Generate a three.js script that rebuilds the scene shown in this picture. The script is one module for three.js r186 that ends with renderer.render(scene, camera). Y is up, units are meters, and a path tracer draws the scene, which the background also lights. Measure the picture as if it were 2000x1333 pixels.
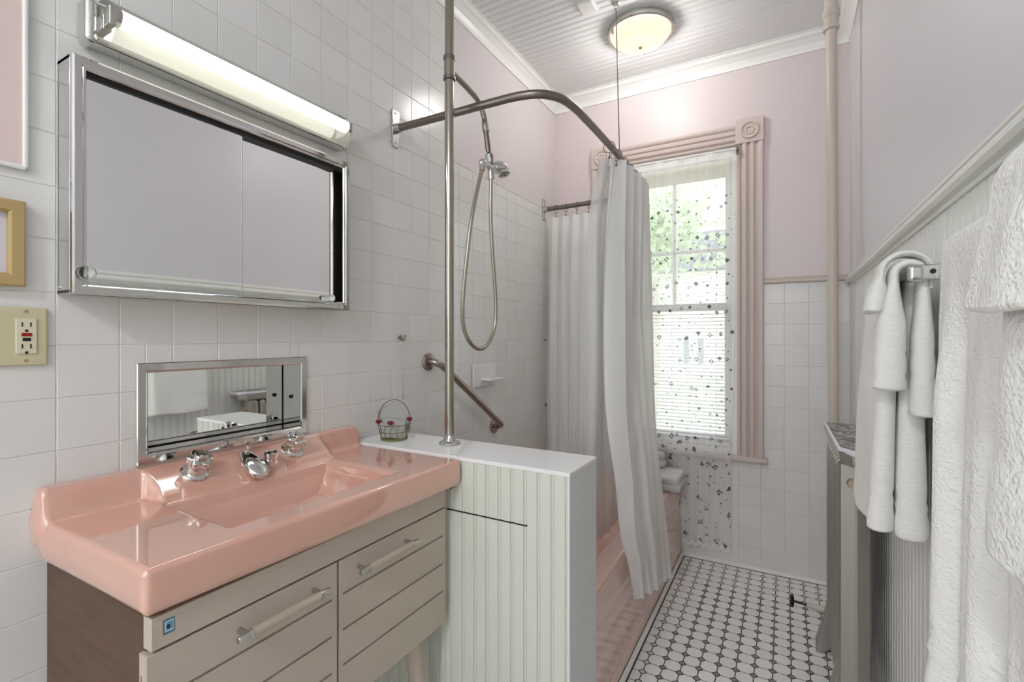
import * as THREE from 'three';
import { RoundedBoxGeometry } from 'three/addons/geometries/RoundedBoxGeometry.js';
import { mergeGeometries, toCreasedNormals } from 'three/addons/utils/BufferGeometryUtils.js';
import { RectAreaLightUniformsLib } from 'three/addons/lights/RectAreaLightUniformsLib.js';

// ---------- camera, sky, lights, exposure ----------
const scene = new THREE.Scene();
const F = 942.26, YAW = 0.5146, CX = 1.3152, CY = 1.2471;
const camera = new THREE.PerspectiveCamera(2 * Math.atan(666.5 / F) * 180 / Math.PI, 2000 / 1333, 0.05, 200);
camera.position.set(CX, CY, 0);
camera.rotation.y = YAW;
camera.setViewOffset(2000, 1333, 0, 7.68, 2000, 1333);
const renderer = new THREE.WebGLRenderer({ antialias: true });
renderer.toneMapping = THREE.LinearToneMapping;
renderer.toneMappingExposure = 1.4;
renderer.shadowMap.enabled = true;
RectAreaLightUniformsLib.init();
const LIGHT = { tube: 17, tubeGlow: 1.2, dome: 0.8, domeGlow: 0.7, back: 5.4, sky: 2.5 };  // back: unseen ceiling lamp behind the camera

let seed = 7;
const rnd = () => { seed = (seed + 0x6d2b79f5) | 0; let t = Math.imul(seed ^ (seed >>> 15), 1 | seed); t = (t + Math.imul(t ^ (t >>> 7), 61 | t)) ^ t; return ((t ^ (t >>> 14)) >>> 0) / 4294967296; };
const rr = (a, b) => a + (b - a) * rnd();
const lerp = (a, b, t) => a + (b - a) * t, clamp = (x, a = 0, b = 1) => Math.min(b, Math.max(a, x));
const sstep = (a, b, x) => { const t = clamp((x - a) / (b - a)); return t * t * (3 - 2 * t); };
const V = (x, y, z) => new THREE.Vector3(x, y, z);
function hash(i, j) { let h = (i * 374761393 + j * 668265263) | 0; h = Math.imul(h ^ (h >>> 13), 1274126177); return ((h ^ (h >>> 16)) >>> 0) / 4294967296; }
function vnoise(x, y, p) { // periodic value noise
  const xi = Math.floor(x), yi = Math.floor(y), fx = x - xi, fy = y - yi, sx = fx * fx * (3 - 2 * fx), sy = fy * fy * (3 - 2 * fy), m = (k) => ((k % p) + p) % p;
  return lerp(lerp(hash(m(xi), m(yi)), hash(m(xi + 1), m(yi)), sx), lerp(hash(m(xi), m(yi + 1)), hash(m(xi + 1), m(yi + 1)), sx), sy);
}
function dataTex(w, h, fn, srgb, repeat = true) {
  const d = new Uint8Array(w * h * 4);
  for (let y = 0; y < h; y++) for (let x = 0; x < w; x++) { const c = fn(x / w, y / h, x, y), k = (y * w + x) * 4; d[k] = c[0] * 255; d[k + 1] = c[1] * 255; d[k + 2] = c[2] * 255; d[k + 3] = (c[3] ?? 1) * 255; }
  const t = new THREE.DataTexture(d, w, h);
  t.magFilter = THREE.LinearFilter; t.minFilter = THREE.LinearMipmapLinearFilter; t.generateMipmaps = true;
  if (repeat) t.wrapS = t.wrapT = THREE.RepeatWrapping;
  if (srgb) t.colorSpace = THREE.SRGBColorSpace;
  t.needsUpdate = true;
  return t;
}
{ // overcast sky with soft clouds
  const w = 256, h = 128, d = new Float32Array(w * h * 4);
  for (let y = 0; y < h; y++) for (let x = 0; x < w; x++) {
    const el = (y + 0.5) / h * 2 - 1, k = (y * w + x) * 4, up = clamp(el);
    const c = 0.75 + 0.35 * vnoise(x / 16, y / 8, 16) + 0.15 * vnoise(x / 8, y / 4, 32);
    const s = el < 0 ? 0.6 : 1;
    d[k] = s * c * lerp(1.0, 0.78, up); d[k + 1] = s * c * lerp(1.0, 0.9, up); d[k + 2] = s * c * lerp(1.0, 1.05, up); d[k + 3] = 1;
  }
  const t = new THREE.DataTexture(d, w, h, THREE.RGBAFormat, THREE.FloatType);
  t.mapping = THREE.EquirectangularReflectionMapping; t.magFilter = THREE.LinearFilter; t.colorSpace = THREE.LinearSRGBColorSpace; t.needsUpdate = true;
  scene.background = t; scene.backgroundIntensity = LIGHT.sky;
}

// ---------- materials ----------
const std = (color, roughness = 0.5, metalness = 0, more = {}) => new THREE.MeshStandardMaterial({ color, roughness, metalness, ...more });
const phys = (o) => new THREE.MeshPhysicalMaterial(o);
const tNoise = dataTex(128, 128, (u, v) => { const n = 0.5 * vnoise(u * 8, v * 8, 8) + 0.3 * vnoise(u * 16, v * 16, 16) + 0.2 * vnoise(u * 32, v * 32, 32); return [n, n, n]; });
const tTerry = dataTex(256, 256, (u, v) => { const n = 0.55 * vnoise(u * 64, v * 64, 64) + 0.45 * vnoise(u * 24, v * 24, 24); return [n, n, n]; });
const tWeave = dataTex(128, 128, (u, v) => { const n = 0.5 + 0.25 * Math.sin(u * Math.PI * 2 * 24) + 0.25 * Math.sin(v * Math.PI * 2 * 24); return [n, n, n]; });
const tStone = dataTex(256, 256, (u, v) => { const n = vnoise(u * 28, v * 28, 28) * 0.6 + vnoise(u * 56, v * 56, 56) * 0.4, g = n > 0.58 ? 0.75 : n < 0.42 ? 0.36 : 0.55; return [g, g * 0.98, g * 0.95]; }, true);
const tWood = dataTex(128, 256, (u, v) => { const n = 0.8 + 0.2 * vnoise(u * 6, v * 40, 40) * (0.6 + 0.4 * vnoise(u * 3, v * 3, 3)); return [n, n, n]; }, true);
const rep = (t, x, y = x) => { const c = t.clone(); c.repeat.set(x, y); c.needsUpdate = true; return c; };

const M = {
  tile: [0xe6e4e0, 0xe4e2dd, 0xe7e5e2].map((c) => std(c, 0.16)),
  farTile: [0xe4e1de, 0xe2dfdb, 0xe6e3e0].map((c) => std(c, 0.2)),
  grout: std(0xdedbd6, 0.9),
  plaster: std(0xddd0cf, 0.42, 0, { bumpMap: rep(tNoise, 1.5), bumpScale: 0.0006 }),
  plasterPale: std(0xdfd6d5, 0.3, 0, { bumpMap: rep(tNoise, 1.5), bumpScale: 0.0006 }),
  plasterCool: std(0xdcd8dc, 0.4, 0, { bumpMap: rep(tNoise, 1.5), bumpScale: 0.0006 }),
  white: std(0xf0eeea, 0.35),
  bead: std(0xecebe6, 0.38),
  beadGreen: std(0xe0e1d4, 0.4),
  partition: std(0xe6e6e6, 0.4),
  cap: std(0xf8f7f5, 0.1),
  ceil: std(0xf0f0ee, 0.42),
  dark: std(0x1c1a18, 0.8),
  black: std(0x0a0a0a, 0.45),
  casing: std(0xd2c2ba, 0.45),
  chrome: std(0xd8d8d6, 0.09, 1),
  polished: std(0xcfcecb, 0.05, 1),
  steel: std(0xc6c4c0, 0.2, 1),
  nickel: std(0xa8a196, 0.16, 1),
  bronze: std(0x857c76, 0.34, 1),
  oldsteel: std(0xa0958d, 0.3, 1),
  hose: std(0xb4aa9c, 0.3, 1),
  mirror: std(0xfafcfb, 0.02, 1),
  niche: std(0xa9a8a5, 0.07, 1),
  acrylic: phys({ color: 0xffffff, roughness: 0.05, transmission: 1, thickness: 0.01, ior: 1.49 }),
  creamStrip: phys({ color: 0xf7f6ec, roughness: 0.6, transmission: 0.6, thickness: 0 }),
  hood: std(0xb9b8b4, 0.35, 0.5),
  enamel: phys({ color: 0xe1ab97, roughness: 0.1, clearcoat: 1, clearcoatRoughness: 0.03, ior: 2.1 }),
  tub: phys({ color: 0xefcbbd, roughness: 0.12, clearcoat: 0.5, clearcoatRoughness: 0.05 }),
  beige: std(0xc4b6a7, 0.42, 0, { bumpMap: rep(tNoise, 3), bumpScale: 0.0003 }),
  beigeBar: std(0xbfae9d, 0.4),
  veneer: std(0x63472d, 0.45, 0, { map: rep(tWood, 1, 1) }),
  plate: std(0xcfc7a2, 0.4),
  device: std(0xe0d8bd, 0.35),
  slot: std(0x2a2318, 0.6),
  red: std(0x9c1710, 0.4),
  tan: std(0xd9bb80, 0.5, 0, { map: rep(tWood, 4, 2) }),
  mat: std(0xdcd8e2, 0.6),
  terry: std(0xf3f1ed, 0.95, 0, { bumpMap: rep(tTerry, 7, 7), bumpScale: 0.0022 }),
  terryFine: std(0xf3f1ed, 0.95, 0, { bumpMap: rep(tTerry, 10, 10), bumpScale: 0.0014 }),
  terryBand: std(0xf4f2ef, 0.85, 0, { bumpMap: rep(tWeave, 4, 16), bumpScale: 0.0008 }),
  curtain: phys({ color: 0xf9f8f5, roughness: 0.85, transmission: 0.34, thickness: 0, bumpMap: rep(tWeave, 8), bumpScale: 0.0004 }),
  liner: phys({ color: 0xeeeeec, roughness: 0.6, transmission: 0.55, thickness: 0 }),
  silver: std(0xaba7a0, 0.4, 0.75),
  stone: std(0xffffff, 0.45, 0, { map: rep(tStone, 3, 3) }),
  stoneEdge: std(0xe4e2ea, 0.35),
  pipe: std(0xcabfb4, 0.4),
  brass: std(0xb7a68f, 0.35, 0.7),
  octagon: [0xf6f3ef, 0xf3f0ec, 0xf8f5f1].map((c) => std(c, 0.3)),
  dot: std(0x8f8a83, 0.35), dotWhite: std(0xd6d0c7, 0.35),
  floorGrout: std(0x4a4139, 0.9),
  blind: phys({ color: 0xdcdcd8, roughness: 0.5, transmission: 0.05, thickness: 0 }),
  glass: phys({ color: 0xffffff, roughness: 0.0, transmission: 1, thickness: 0 }),
  cream: std(0xdfddc8, 0.5),
  rose: std(0x7c1222, 0.6), wire: std(0x7b6a4e, 0.4, 0.8), cloth: std(0xfafaf2, 0.95, 0, { bumpMap: rep(tTerry, 20, 20), bumpScale: 0.002 }), moss: std(0x7c8a4a, 0.9),
  ceramic: std(0xe9e8e5, 0.12),
  grass: std(0xd0d8bb, 0.9), leaf: phys({ color: 0xc3d3b4, roughness: 0.8, transmission: 0.3, thickness: 0 }), bark: std(0xb9b2a8, 0.9),
  clap: std(0xe8e6e2, 0.7), houseWin: std(0x8a9096, 0.3), roof: std(0x77777b, 0.8),
};

// ---------- builders ----------
const baseOf = new WeakMap(), used = {};
const numbered = (n) => { const k = used[n] = (used[n] ?? 0) + 1; return k === 1 ? n : `${n}_${String(k - 1).padStart(3, '0')}`; };
function thing(name, base, label, category, group) {
  const o = new THREE.Group(); o.name = numbered(name); o.position.set(...base); baseOf.set(o, V(...base));
  o.userData = { label, category }; if (group) o.userData.group = group;
  scene.add(o); return o;
}
function struct(name) { const o = new THREE.Group(); o.name = numbered(name); o.userData = { kind: 'structure' }; baseOf.set(o, V(0, 0, 0)); scene.add(o); return o; }
function shadows(m) { m.castShadow = m.receiveShadow = true; return m; }
function part(parent, name, geo, mat, label) { // geometry in world coordinates
  const b = baseOf.get(parent), g = Array.isArray(geo) ? merge(geo) : geo;
  if (b.lengthSq()) g.translate(-b.x, -b.y, -b.z);
  const m = shadows(new THREE.Mesh(g, mat)); m.name = name; if (label) m.userData.label = label;
  baseOf.set(m, b); parent.add(m); return m;
}
function merge(list) {
  const l = list.map((g) => { const n = g.index ? g.toNonIndexed() : g; for (const k of Object.keys(n.attributes)) if (!['position', 'normal', 'uv'].includes(k)) n.deleteAttribute(k); if (!n.attributes.uv) n.setAttribute('uv', new THREE.BufferAttribute(new Float32Array(n.attributes.position.count * 2), 2)); return n; });
  return mergeGeometries(l);
}
function box(x0, x1, y0, y1, z0, z1, r = 0, seg = 2) {
  const w = Math.abs(x1 - x0), h = Math.abs(y1 - y0), d = Math.abs(z1 - z0);
  const g = r > 0 ? new RoundedBoxGeometry(w, h, d, seg, Math.min(r, w / 2.01, h / 2.01, d / 2.01)) : new THREE.BoxGeometry(w, h, d);
  return g.translate((x0 + x1) / 2, (y0 + y1) / 2, (z0 + z1) / 2);
}
const qTo = (dir) => new THREE.Quaternion().setFromUnitVectors(V(0, 1, 0), dir.clone().normalize());
function cyl(a, b, r0, r1 = r0, seg = 20) {
  const A = V(...a), B = V(...b), d = B.clone().sub(A);
  return new THREE.CylinderGeometry(r1, r0, d.length(), seg).applyQuaternion(qTo(d)).translate(...A.add(B).multiplyScalar(0.5).toArray());
}
function lathe(profile, at, axis = [0, 1, 0], seg = 28, crease = 0.6) { // profile [[r, h], ...] along axis
  const g = new THREE.LatheGeometry(profile.map(([r, h]) => new THREE.Vector2(Math.max(r, 1e-5), h)), seg);
  return toCreasedNormals(g, crease).applyQuaternion(qTo(V(...axis))).translate(...at);
}
function path(pts, r, seg = 64, rs = 12, closed = false, tension = 0.5) { return new THREE.TubeGeometry(new THREE.CatmullRomCurve3(pts.map((p) => V(...p)), closed, 'centripetal', tension), seg, r, rs, closed); }
function ball(c, r, s = [1, 1, 1], d = 16) { return new THREE.SphereGeometry(r, d, Math.max(8, d * 0.7 | 0)).scale(...s).translate(...c); }
function geoOf(pos, uv) { const g = new THREE.BufferGeometry(); g.setAttribute('position', new THREE.Float32BufferAttribute(pos, 3)); if (uv) g.setAttribute('uv', new THREE.Float32BufferAttribute(uv, 2)); g.computeVertexNormals(); return g; }
function sweep(profile, p0, p1, A, B) { // flat-shaded moulding: profile (a, b) in axes A, B from p0 to p1
  const pos = [], uv = [], P0 = V(...p0), P1 = V(...p1), a = V(...A), b = V(...B), at = (P, q) => P.clone().addScaledVector(a, q[0]).addScaledVector(b, q[1]);
  for (let i = 0; i < profile.length - 1; i++) {
    const q = [at(P0, profile[i]), at(P0, profile[i + 1]), at(P1, profile[i + 1]), at(P1, profile[i])];
    for (const k of [0, 1, 2, 0, 2, 3]) { pos.push(...q[k].toArray()); uv.push(k, i); }
  }
  for (const [P, s] of [[P0, 1], [P1, -1]]) for (let i = 1; i < profile.length - 1; i++) for (const k of s > 0 ? [0, i + 1, i] : [0, i, i + 1]) { pos.push(...at(P, profile[k]).toArray()); uv.push(0, 0); }
  return geoOf(pos, uv);
}
function grid(nu, nv, fn, close = false) { // smooth sheet; fn(u, v) -> [x, y, z, s, t]
  const pos = [], uv = [], idx = [];
  for (let j = 0; j <= nv; j++) for (let i = 0; i <= nu; i++) { const p = fn(i / nu, j / nv); pos.push(p[0], p[1], p[2]); uv.push(p[3] ?? i / nu, p[4] ?? j / nv); }
  const w = nu + 1;
  for (let j = 0; j < nv; j++) for (let i = 0; i < nu; i++) { const a = j * w + i; idx.push(a, a + 1, a + w, a + 1, a + w + 1, a + w); }
  const g = new THREE.BufferGeometry(); g.setAttribute('position', new THREE.Float32BufferAttribute(pos, 3)); g.setAttribute('uv', new THREE.Float32BufferAttribute(uv, 2)); g.setIndex(idx); g.computeVertexNormals();
  return g;
}
function frameGeo(profile, x, y0, y1, z0, z1) { // mitred frame facing +x: profile (inset, height)
  const pos = [], loop = ([a, h]) => [[x + h, y0 + a, z0 + a], [x + h, y0 + a, z1 - a], [x + h, y1 - a, z1 - a], [x + h, y1 - a, z0 + a]];
  for (let i = 0; i < profile.length - 1; i++) { const A = loop(profile[i]), B = loop(profile[i + 1]); for (let k = 0; k < 4; k++) { const n = (k + 1) % 4; pos.push(...A[k], ...B[n], ...A[n], ...A[k], ...B[k], ...B[n]); } }
  return geoOf(pos, new Array(pos.length / 3 * 2).fill(0));
}
function tileGeo(w, h, gap = 0.0014, bev = 0.0012, dep = 0.0022) { // a pillowed tile facing +z, face at 0
  const W = w / 2 - gap / 2, H = h / 2 - gap / 2, w2 = W - bev, h2 = H - bev;
  const o = [[-W, -H, -dep], [W, -H, -dep], [W, H, -dep], [-W, H, -dep]], m = [[-W, -H, -0.0012], [W, -H, -0.0012], [W, H, -0.0012], [-W, H, -0.0012]], n = [[-w2, -h2, 0], [w2, -h2, 0], [w2, h2, 0], [-w2, h2, 0]], pos = [];
  const quad = (a, b, c, d) => pos.push(...a, ...b, ...c, ...a, ...c, ...d);
  quad(...n);
  for (let i = 0; i < 4; i++) { const j = (i + 1) % 4; quad(o[i], o[j], m[j], m[i]); quad(m[i], m[j], n[j], n[i]); }
  return geoOf(pos, new Array(pos.length / 3 * 2).fill(0));
}
function plankGeo(w, len) { // beadboard strip facing +z, its length along y
  const b = 0.0035, prof = [[0, -b], [0.0014, 0], [w - 0.0115, 0], [w - 0.0105, -b], [w - 0.0095, -0.001], [w - 0.0065, 0.0004], [w - 0.0035, -0.001], [w - 0.002, -b], [w, -b]];
  return sweep(prof.map(([a, c]) => [a - w / 2, c]), [0, -len / 2, 0], [0, len / 2, 0], [1, 0, 0], [0, 0, 1]);
}
function proj(x, y, z) { x -= CX; y -= CY; z = -z; const c = Math.cos(YAW), s = Math.sin(YAW), X = x * c + z * s, Z = -x * s + z * c; return [1000 + F * X / Z, 658.82 - F * y / Z, Z]; }
const inView = (p) => p[2] > 0.1 && p[0] > -20 && p[0] < 2020 && p[1] > -20 && p[1] < 1353;

function tileWall(parent, o) { // rectangles of one tile pitch; holes cut out; the largest in view are parts, the rest one field
  const list = [];
  for (let a = o.a0; a < o.a1 - 1e-4; a = o.na(a)) for (let b = o.b0; b < o.b1 - 1e-4; b = o.nb(b)) {
    let pieces = [[a, Math.min(o.na(a), o.a1), b, Math.min(o.nb(b), o.b1)]];
    for (const [h0, h1, k0, k1] of o.holes) pieces = pieces.flatMap(([p0, p1, q0, q1]) => {
      if (p1 <= h0 || p0 >= h1 || q1 <= k0 || q0 >= k1) return [[p0, p1, q0, q1]];
      return [[p0, Math.min(p1, h0), q0, q1], [Math.max(p0, h1), p1, q0, q1], [Math.max(p0, h0), Math.min(p1, h1), q0, Math.min(q1, k0)], [Math.max(p0, h0), Math.min(p1, h1), Math.max(q0, k1), q1]].filter(([r0, r1, s0, s1]) => r1 - r0 > 0.006 && s1 - s0 > 0.006);
    });
    for (const [p0, p1, q0, q1] of pieces) {
      const c = o.place((p0 + p1) / 2, (q0 + q1) / 2), s = [proj(...o.place(p0, q0)), proj(...o.place(p1, q1))];
      const mid = proj(...c), hidden = o.hidden.some(([h0, h1, k0, k1]) => p0 >= h0 && p1 <= h1 && q0 >= k0 && q1 <= k1);
      const area = (s[0][2] > 0.1 && s[1][2] > 0.1 && inView(mid) && !hidden) ? Math.abs((s[0][0] - s[1][0]) * (s[0][1] - s[1][1])) : 0;
      list.push({ w: p1 - p0, h: q1 - q0, c, area });
    }
  }
  list.sort((x, y) => y.area - x.area);
  const shared = {}, rest = [];
  list.forEach((t, i) => {
    const key = t.w.toFixed(4) + '/' + t.h.toFixed(4), g = shared[key] ??= tileGeo(t.w, t.h);
    const e = new THREE.Euler(rr(-1, 1) * 0.0035, o.turn + rr(-1, 1) * 0.0035, 0), dz = rr(-0.0004, 0);
    if (i < 298 && t.area > 60) {
      const m = shadows(new THREE.Mesh(g, o.mats[i % o.mats.length])); m.name = 'tile'; m.position.set(...t.c); m.rotation.copy(e); m.translateZ(dz); parent.add(m);
    } else rest.push(g.clone().applyMatrix4(new THREE.Matrix4().compose(V(...t.c), new THREE.Quaternion().setFromEuler(e), V(1, 1, 1))));
  });
  if (rest.length) { const m = shadows(new THREE.Mesh(mergeGeometries(rest), o.mats[0])); m.name = 'tile_field'; m.userData.kind = 'stuff'; parent.add(m); }
}
function planks(parent, mat, w, from, to, len, place, turn) {
  const g = plankGeo(w, len);
  for (let a = from; a < to - 1e-3; a += w) { const m = shadows(new THREE.Mesh(g, mat)); m.name = 'plank'; place(m, a + w / 2); if (turn) turn(m); parent.add(m); }
}

// ---------- the room ----------
const W = 1.5995, L = 2.898, H = 2.79, BACK = 2.6, T = 0.1095, Z0 = 0.4058, YJ = 1.2296;
const OCT = 0.0603;
{ // floor: white octagons with square dots
  const f = struct('floor');
  part(f, 'grout_bed', box(-0.1, W + 0.1, -0.12, -0.0007, -L - 0.1, BACK + 0.1), M.floorGrout);
  const oct = (s, c) => { const k = s / 2, q = k - c, p = [[-q, -k], [q, -k], [k, -q], [k, q], [q, k], [-q, k], [-k, q], [-k, -q]]; return p; };
  const prism = (pts) => { const b = 0.985, pos = []; for (let i = 0; i < pts.length; i++) { const a = pts[i], c = pts[(i + 1) % pts.length]; pos.push(0, 0, 0, c[0] * b, 0, c[1] * b, a[0] * b, 0, a[1] * b); for (const t of [[a, 1, -0.003], [c, b, 0], [a, b, 0], [a, 1, -0.003], [c, 1, -0.003], [c, b, 0]]) pos.push(t[0][0] * t[1], t[2], t[0][1] * t[1]); } return geoOf(pos, new Array(pos.length / 3 * 2).fill(0)); };
  const go = prism(oct(OCT - 0.0029, 0.0142)), gd = prism([[0.0112, 0], [0, 0.0112], [-0.0112, 0], [0, -0.0112]]), rest = [], restD = [];
  let n = 0, nd = 0;
  for (let k = 0; k < 92; k++) for (let i = -14; i < 13; i++) {
    const z = -2.86 + (k - 0.0) * OCT + 0.0, x = 0.8237 + i * OCT;
    if (x < (z > -1.16 ? 0.02 : 0.8) || x > W || z > BACK) continue;
    const p = proj(x, 0, z), seen = inView(p) && x > 0.8;
    if (seen && n < 298) { const m = shadows(new THREE.Mesh(go, M.octagon[(n * 7) % 3])); m.name = 'octagon_tile'; m.position.set(x, rr(-0.0003, 0), z); m.rotation.set(rr(-1, 1) * 0.006, 0, rr(-1, 1) * 0.006); f.add(m); n++; } else rest.push(go.clone().translate(x, 0, z));
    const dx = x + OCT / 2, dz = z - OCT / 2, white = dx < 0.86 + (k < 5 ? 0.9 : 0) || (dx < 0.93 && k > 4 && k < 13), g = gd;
    if (dx > W - 0.01) continue;
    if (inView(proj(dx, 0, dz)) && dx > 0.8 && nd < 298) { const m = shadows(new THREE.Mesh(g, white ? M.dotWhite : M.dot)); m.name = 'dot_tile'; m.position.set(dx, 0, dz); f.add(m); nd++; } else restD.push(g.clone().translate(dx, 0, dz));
  }
  for (const [l, mt] of [[rest, M.octagon[0]], [restD, M.dot]]) if (l.length) { const m = shadows(new THREE.Mesh(mergeGeometries(l), mt)); m.name = 'tile_field'; m.userData.kind = 'stuff'; f.add(m); }
  // plain floor hidden under the tub and the vanity
  part(f, 'subfloor', box(-0.08, 0.8, -0.002, 0, -L, -1.19), M.octagon[0]);
}
const NICHE = { z0: -0.984, z1: -0.567, y0: 0.967, y1: 1.165 };
const PAINT_Y = 2.05, PAINT_Z = -1.75;
{ // left wall with the recess for the tissue niche
  const w = struct('wall_left'), x0 = -0.16, x1 = -0.0016;
  part(w, 'backing', [box(x0, x1, 0, H, -L - 0.12, NICHE.z0), box(x0, x1, 0, H, NICHE.z1, BACK + 0.1), box(x0, x1, 0, NICHE.y0, NICHE.z0, NICHE.z1), box(x0, x1, NICHE.y1, H, NICHE.z0, NICHE.z1)], M.grout);
  part(w, 'plaster', [box(-0.0016, 0.0006, PAINT_Y, H, -L, PAINT_Z, 0)], M.plasterPale);
  const snap = (v, o) => Math.floor((v - o) / T + 1e-6);
  tileWall(w, {
    a0: -L, a1: BACK, b0: 0, b1: 2.72, na: (a) => -Z0 + (snap(a, -Z0) + 1) * T, nb: (b) => YJ + (snap(b, YJ) + 1) * T,
    holes: [[NICHE.z0, NICHE.z1, NICHE.y0, NICHE.y1], [-L, PAINT_Z, PAINT_Y, 2.8]], hidden: [[-1.12, -0.407, 1.335, 1.82], [-1.19, -0.37, 0, 0.94], [-L, -1.4, 0, 0.42], [-1.4, -1.19, 0, 0.885], [-0.35, 0, 1.35, 1.5]],
    place: (a, b) => [0, b, a], turn: Math.PI / 2, mats: M.tile,
  });
}
const WIN = { x0: 0.391, x1: 1.089, y0: 0.6, y1: 2.3 };
{ // far wall with the window opening
  const w = struct('wall_far'), z1 = -L - 0.0016, z0 = -L - 0.16;
  part(w, 'backing', [box(-0.1, WIN.x0, 0, H, z0, z1), box(WIN.x1, W + 0.1, 0, H, z0, z1), box(WIN.x0, WIN.x1, 0, WIN.y0, z0, z1), box(WIN.x0, WIN.x1, WIN.y1, H, z0, z1)], M.grout);
  const ty = 1.53;
  part(w, 'plaster', [box(0, 0.3, ty, H, -L - 0.0016, -L + 0.0006), box(1.18, W, ty, H, -L - 0.0016, -L + 0.0006), box(0.3, 1.18, 2.36, H, -L - 0.0016, -L + 0.0006)], M.plaster);
  const snap = (v, o) => Math.floor((v - o) / T + 1e-6), XO = 1.204, YO = 0.001;
  tileWall(w, {
    a0: 0, a1: W, b0: 0, b1: ty, na: (a) => XO + (snap(a, XO) + 1) * T, nb: (b) => YO + (snap(b, YO) + 1) * T,
    holes: [[0.27, 1.21, 0.585, 3]], hidden: [[0, 0.8, 0, 0.42], [1.46, W, 0, 0.9]], place: (a, b) => [a, b, -L], turn: 0, mats: M.farTile,
  });
}
{ // right wall: beadboard wainscot below a chair rail, plaster above
  const w = struct('wall_right');
  part(w, 'backing', box(W + 0.0036, W + 0.16, 0, H, -L - 0.1, BACK + 0.1), M.bead);
  part(w, 'plaster', box(W, W + 0.0036, 1.52, H, -L, BACK), M.plasterCool);
  planks(w, M.bead, 0.0392, -L + 0.16, BACK, 1.53, (m, a) => { m.position.set(W, 0.765, a); m.rotation.y = -Math.PI / 2; });
  part(w, 'corner_board', box(W - 0.006, W + 0.003, 0, 2.72, -L, -L + 0.16, 0.003), M.plasterCool);
}
{ // wall behind the camera
  const w = struct('wall_back');
  const a = 0.2, b = 1.42, c = 0.4, d = 2.5;
  part(w, 'plaster', [box(-0.1, a, 0, H, BACK, BACK + 0.12), box(b, W + 0.1, 0, H, BACK, BACK + 0.12), box(a, b, 0, c, BACK, BACK + 0.12), box(a, b, d, H, BACK, BACK + 0.12)], M.plasterCool);
  const n = struct('window_2');  // added opening, lets in fill daylight from behind the camera
  part(n, 'frame', [box(a, a + 0.05, c, d, BACK + 0.03, BACK + 0.09), box(b - 0.05, b, c, d, BACK + 0.03, BACK + 0.09), box(a + 0.05, b - 0.05, c, c + 0.05, BACK + 0.03, BACK + 0.09), box(a + 0.05, b - 0.05, d - 0.05, d, BACK + 0.03, BACK + 0.09), box(a + 0.05, b - 0.05, 1.53, 1.57, BACK + 0.04, BACK + 0.08)], M.white);
  part(n, 'pane', new THREE.PlaneGeometry(b - a - 0.08, d - c - 0.08).rotateY(Math.PI).translate((a + b) / 2, (c + d) / 2, BACK + 0.06), M.glass);
}
{ // beadboard ceiling
  const c = struct('ceiling');
  part(c, 'backing', box(-0.16, W + 0.16, H + 0.0036, H + 0.14, -L - 0.16, BACK + 0.12), M.ceil);
  planks(c, M.ceil, 0.0405, -L, BACK, W, (m, a) => { m.position.set(W / 2, H, a); m.rotation.set(Math.PI / 2, 0, Math.PI / 2, 'YXZ'); m.rotation.order = 'XYZ'; m.quaternion.setFromRotationMatrix(new THREE.Matrix4().makeBasis(V(0, 0, 1), V(-1, 0, 0), V(0, -1, 0))); });
}
{ // crown mouldings
  const prof = [[0, -0.085], [0.008, -0.085], [0.011, -0.07], [0.02, -0.05], [0.038, -0.03], [0.05, -0.022], [0.052, -0.006], [0.06, -0.004], [0.06, 0], [0, 0]];
  const add = (n, p0, p1, A) => { const t = struct(n); part(t, 'crown_moulding', sweep(prof, p0, p1, A, [0, 1, 0]), M.white); };
  add('trim_1', [0, H, -L], [0, H, BACK], [1, 0, 0]);
  add('trim_2', [0, H, -L], [W, H, -L], [0, 0, 1]);
  add('trim_3', [W, H, -L], [W, H, BACK], [-1, 0, 0]);
}
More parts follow.
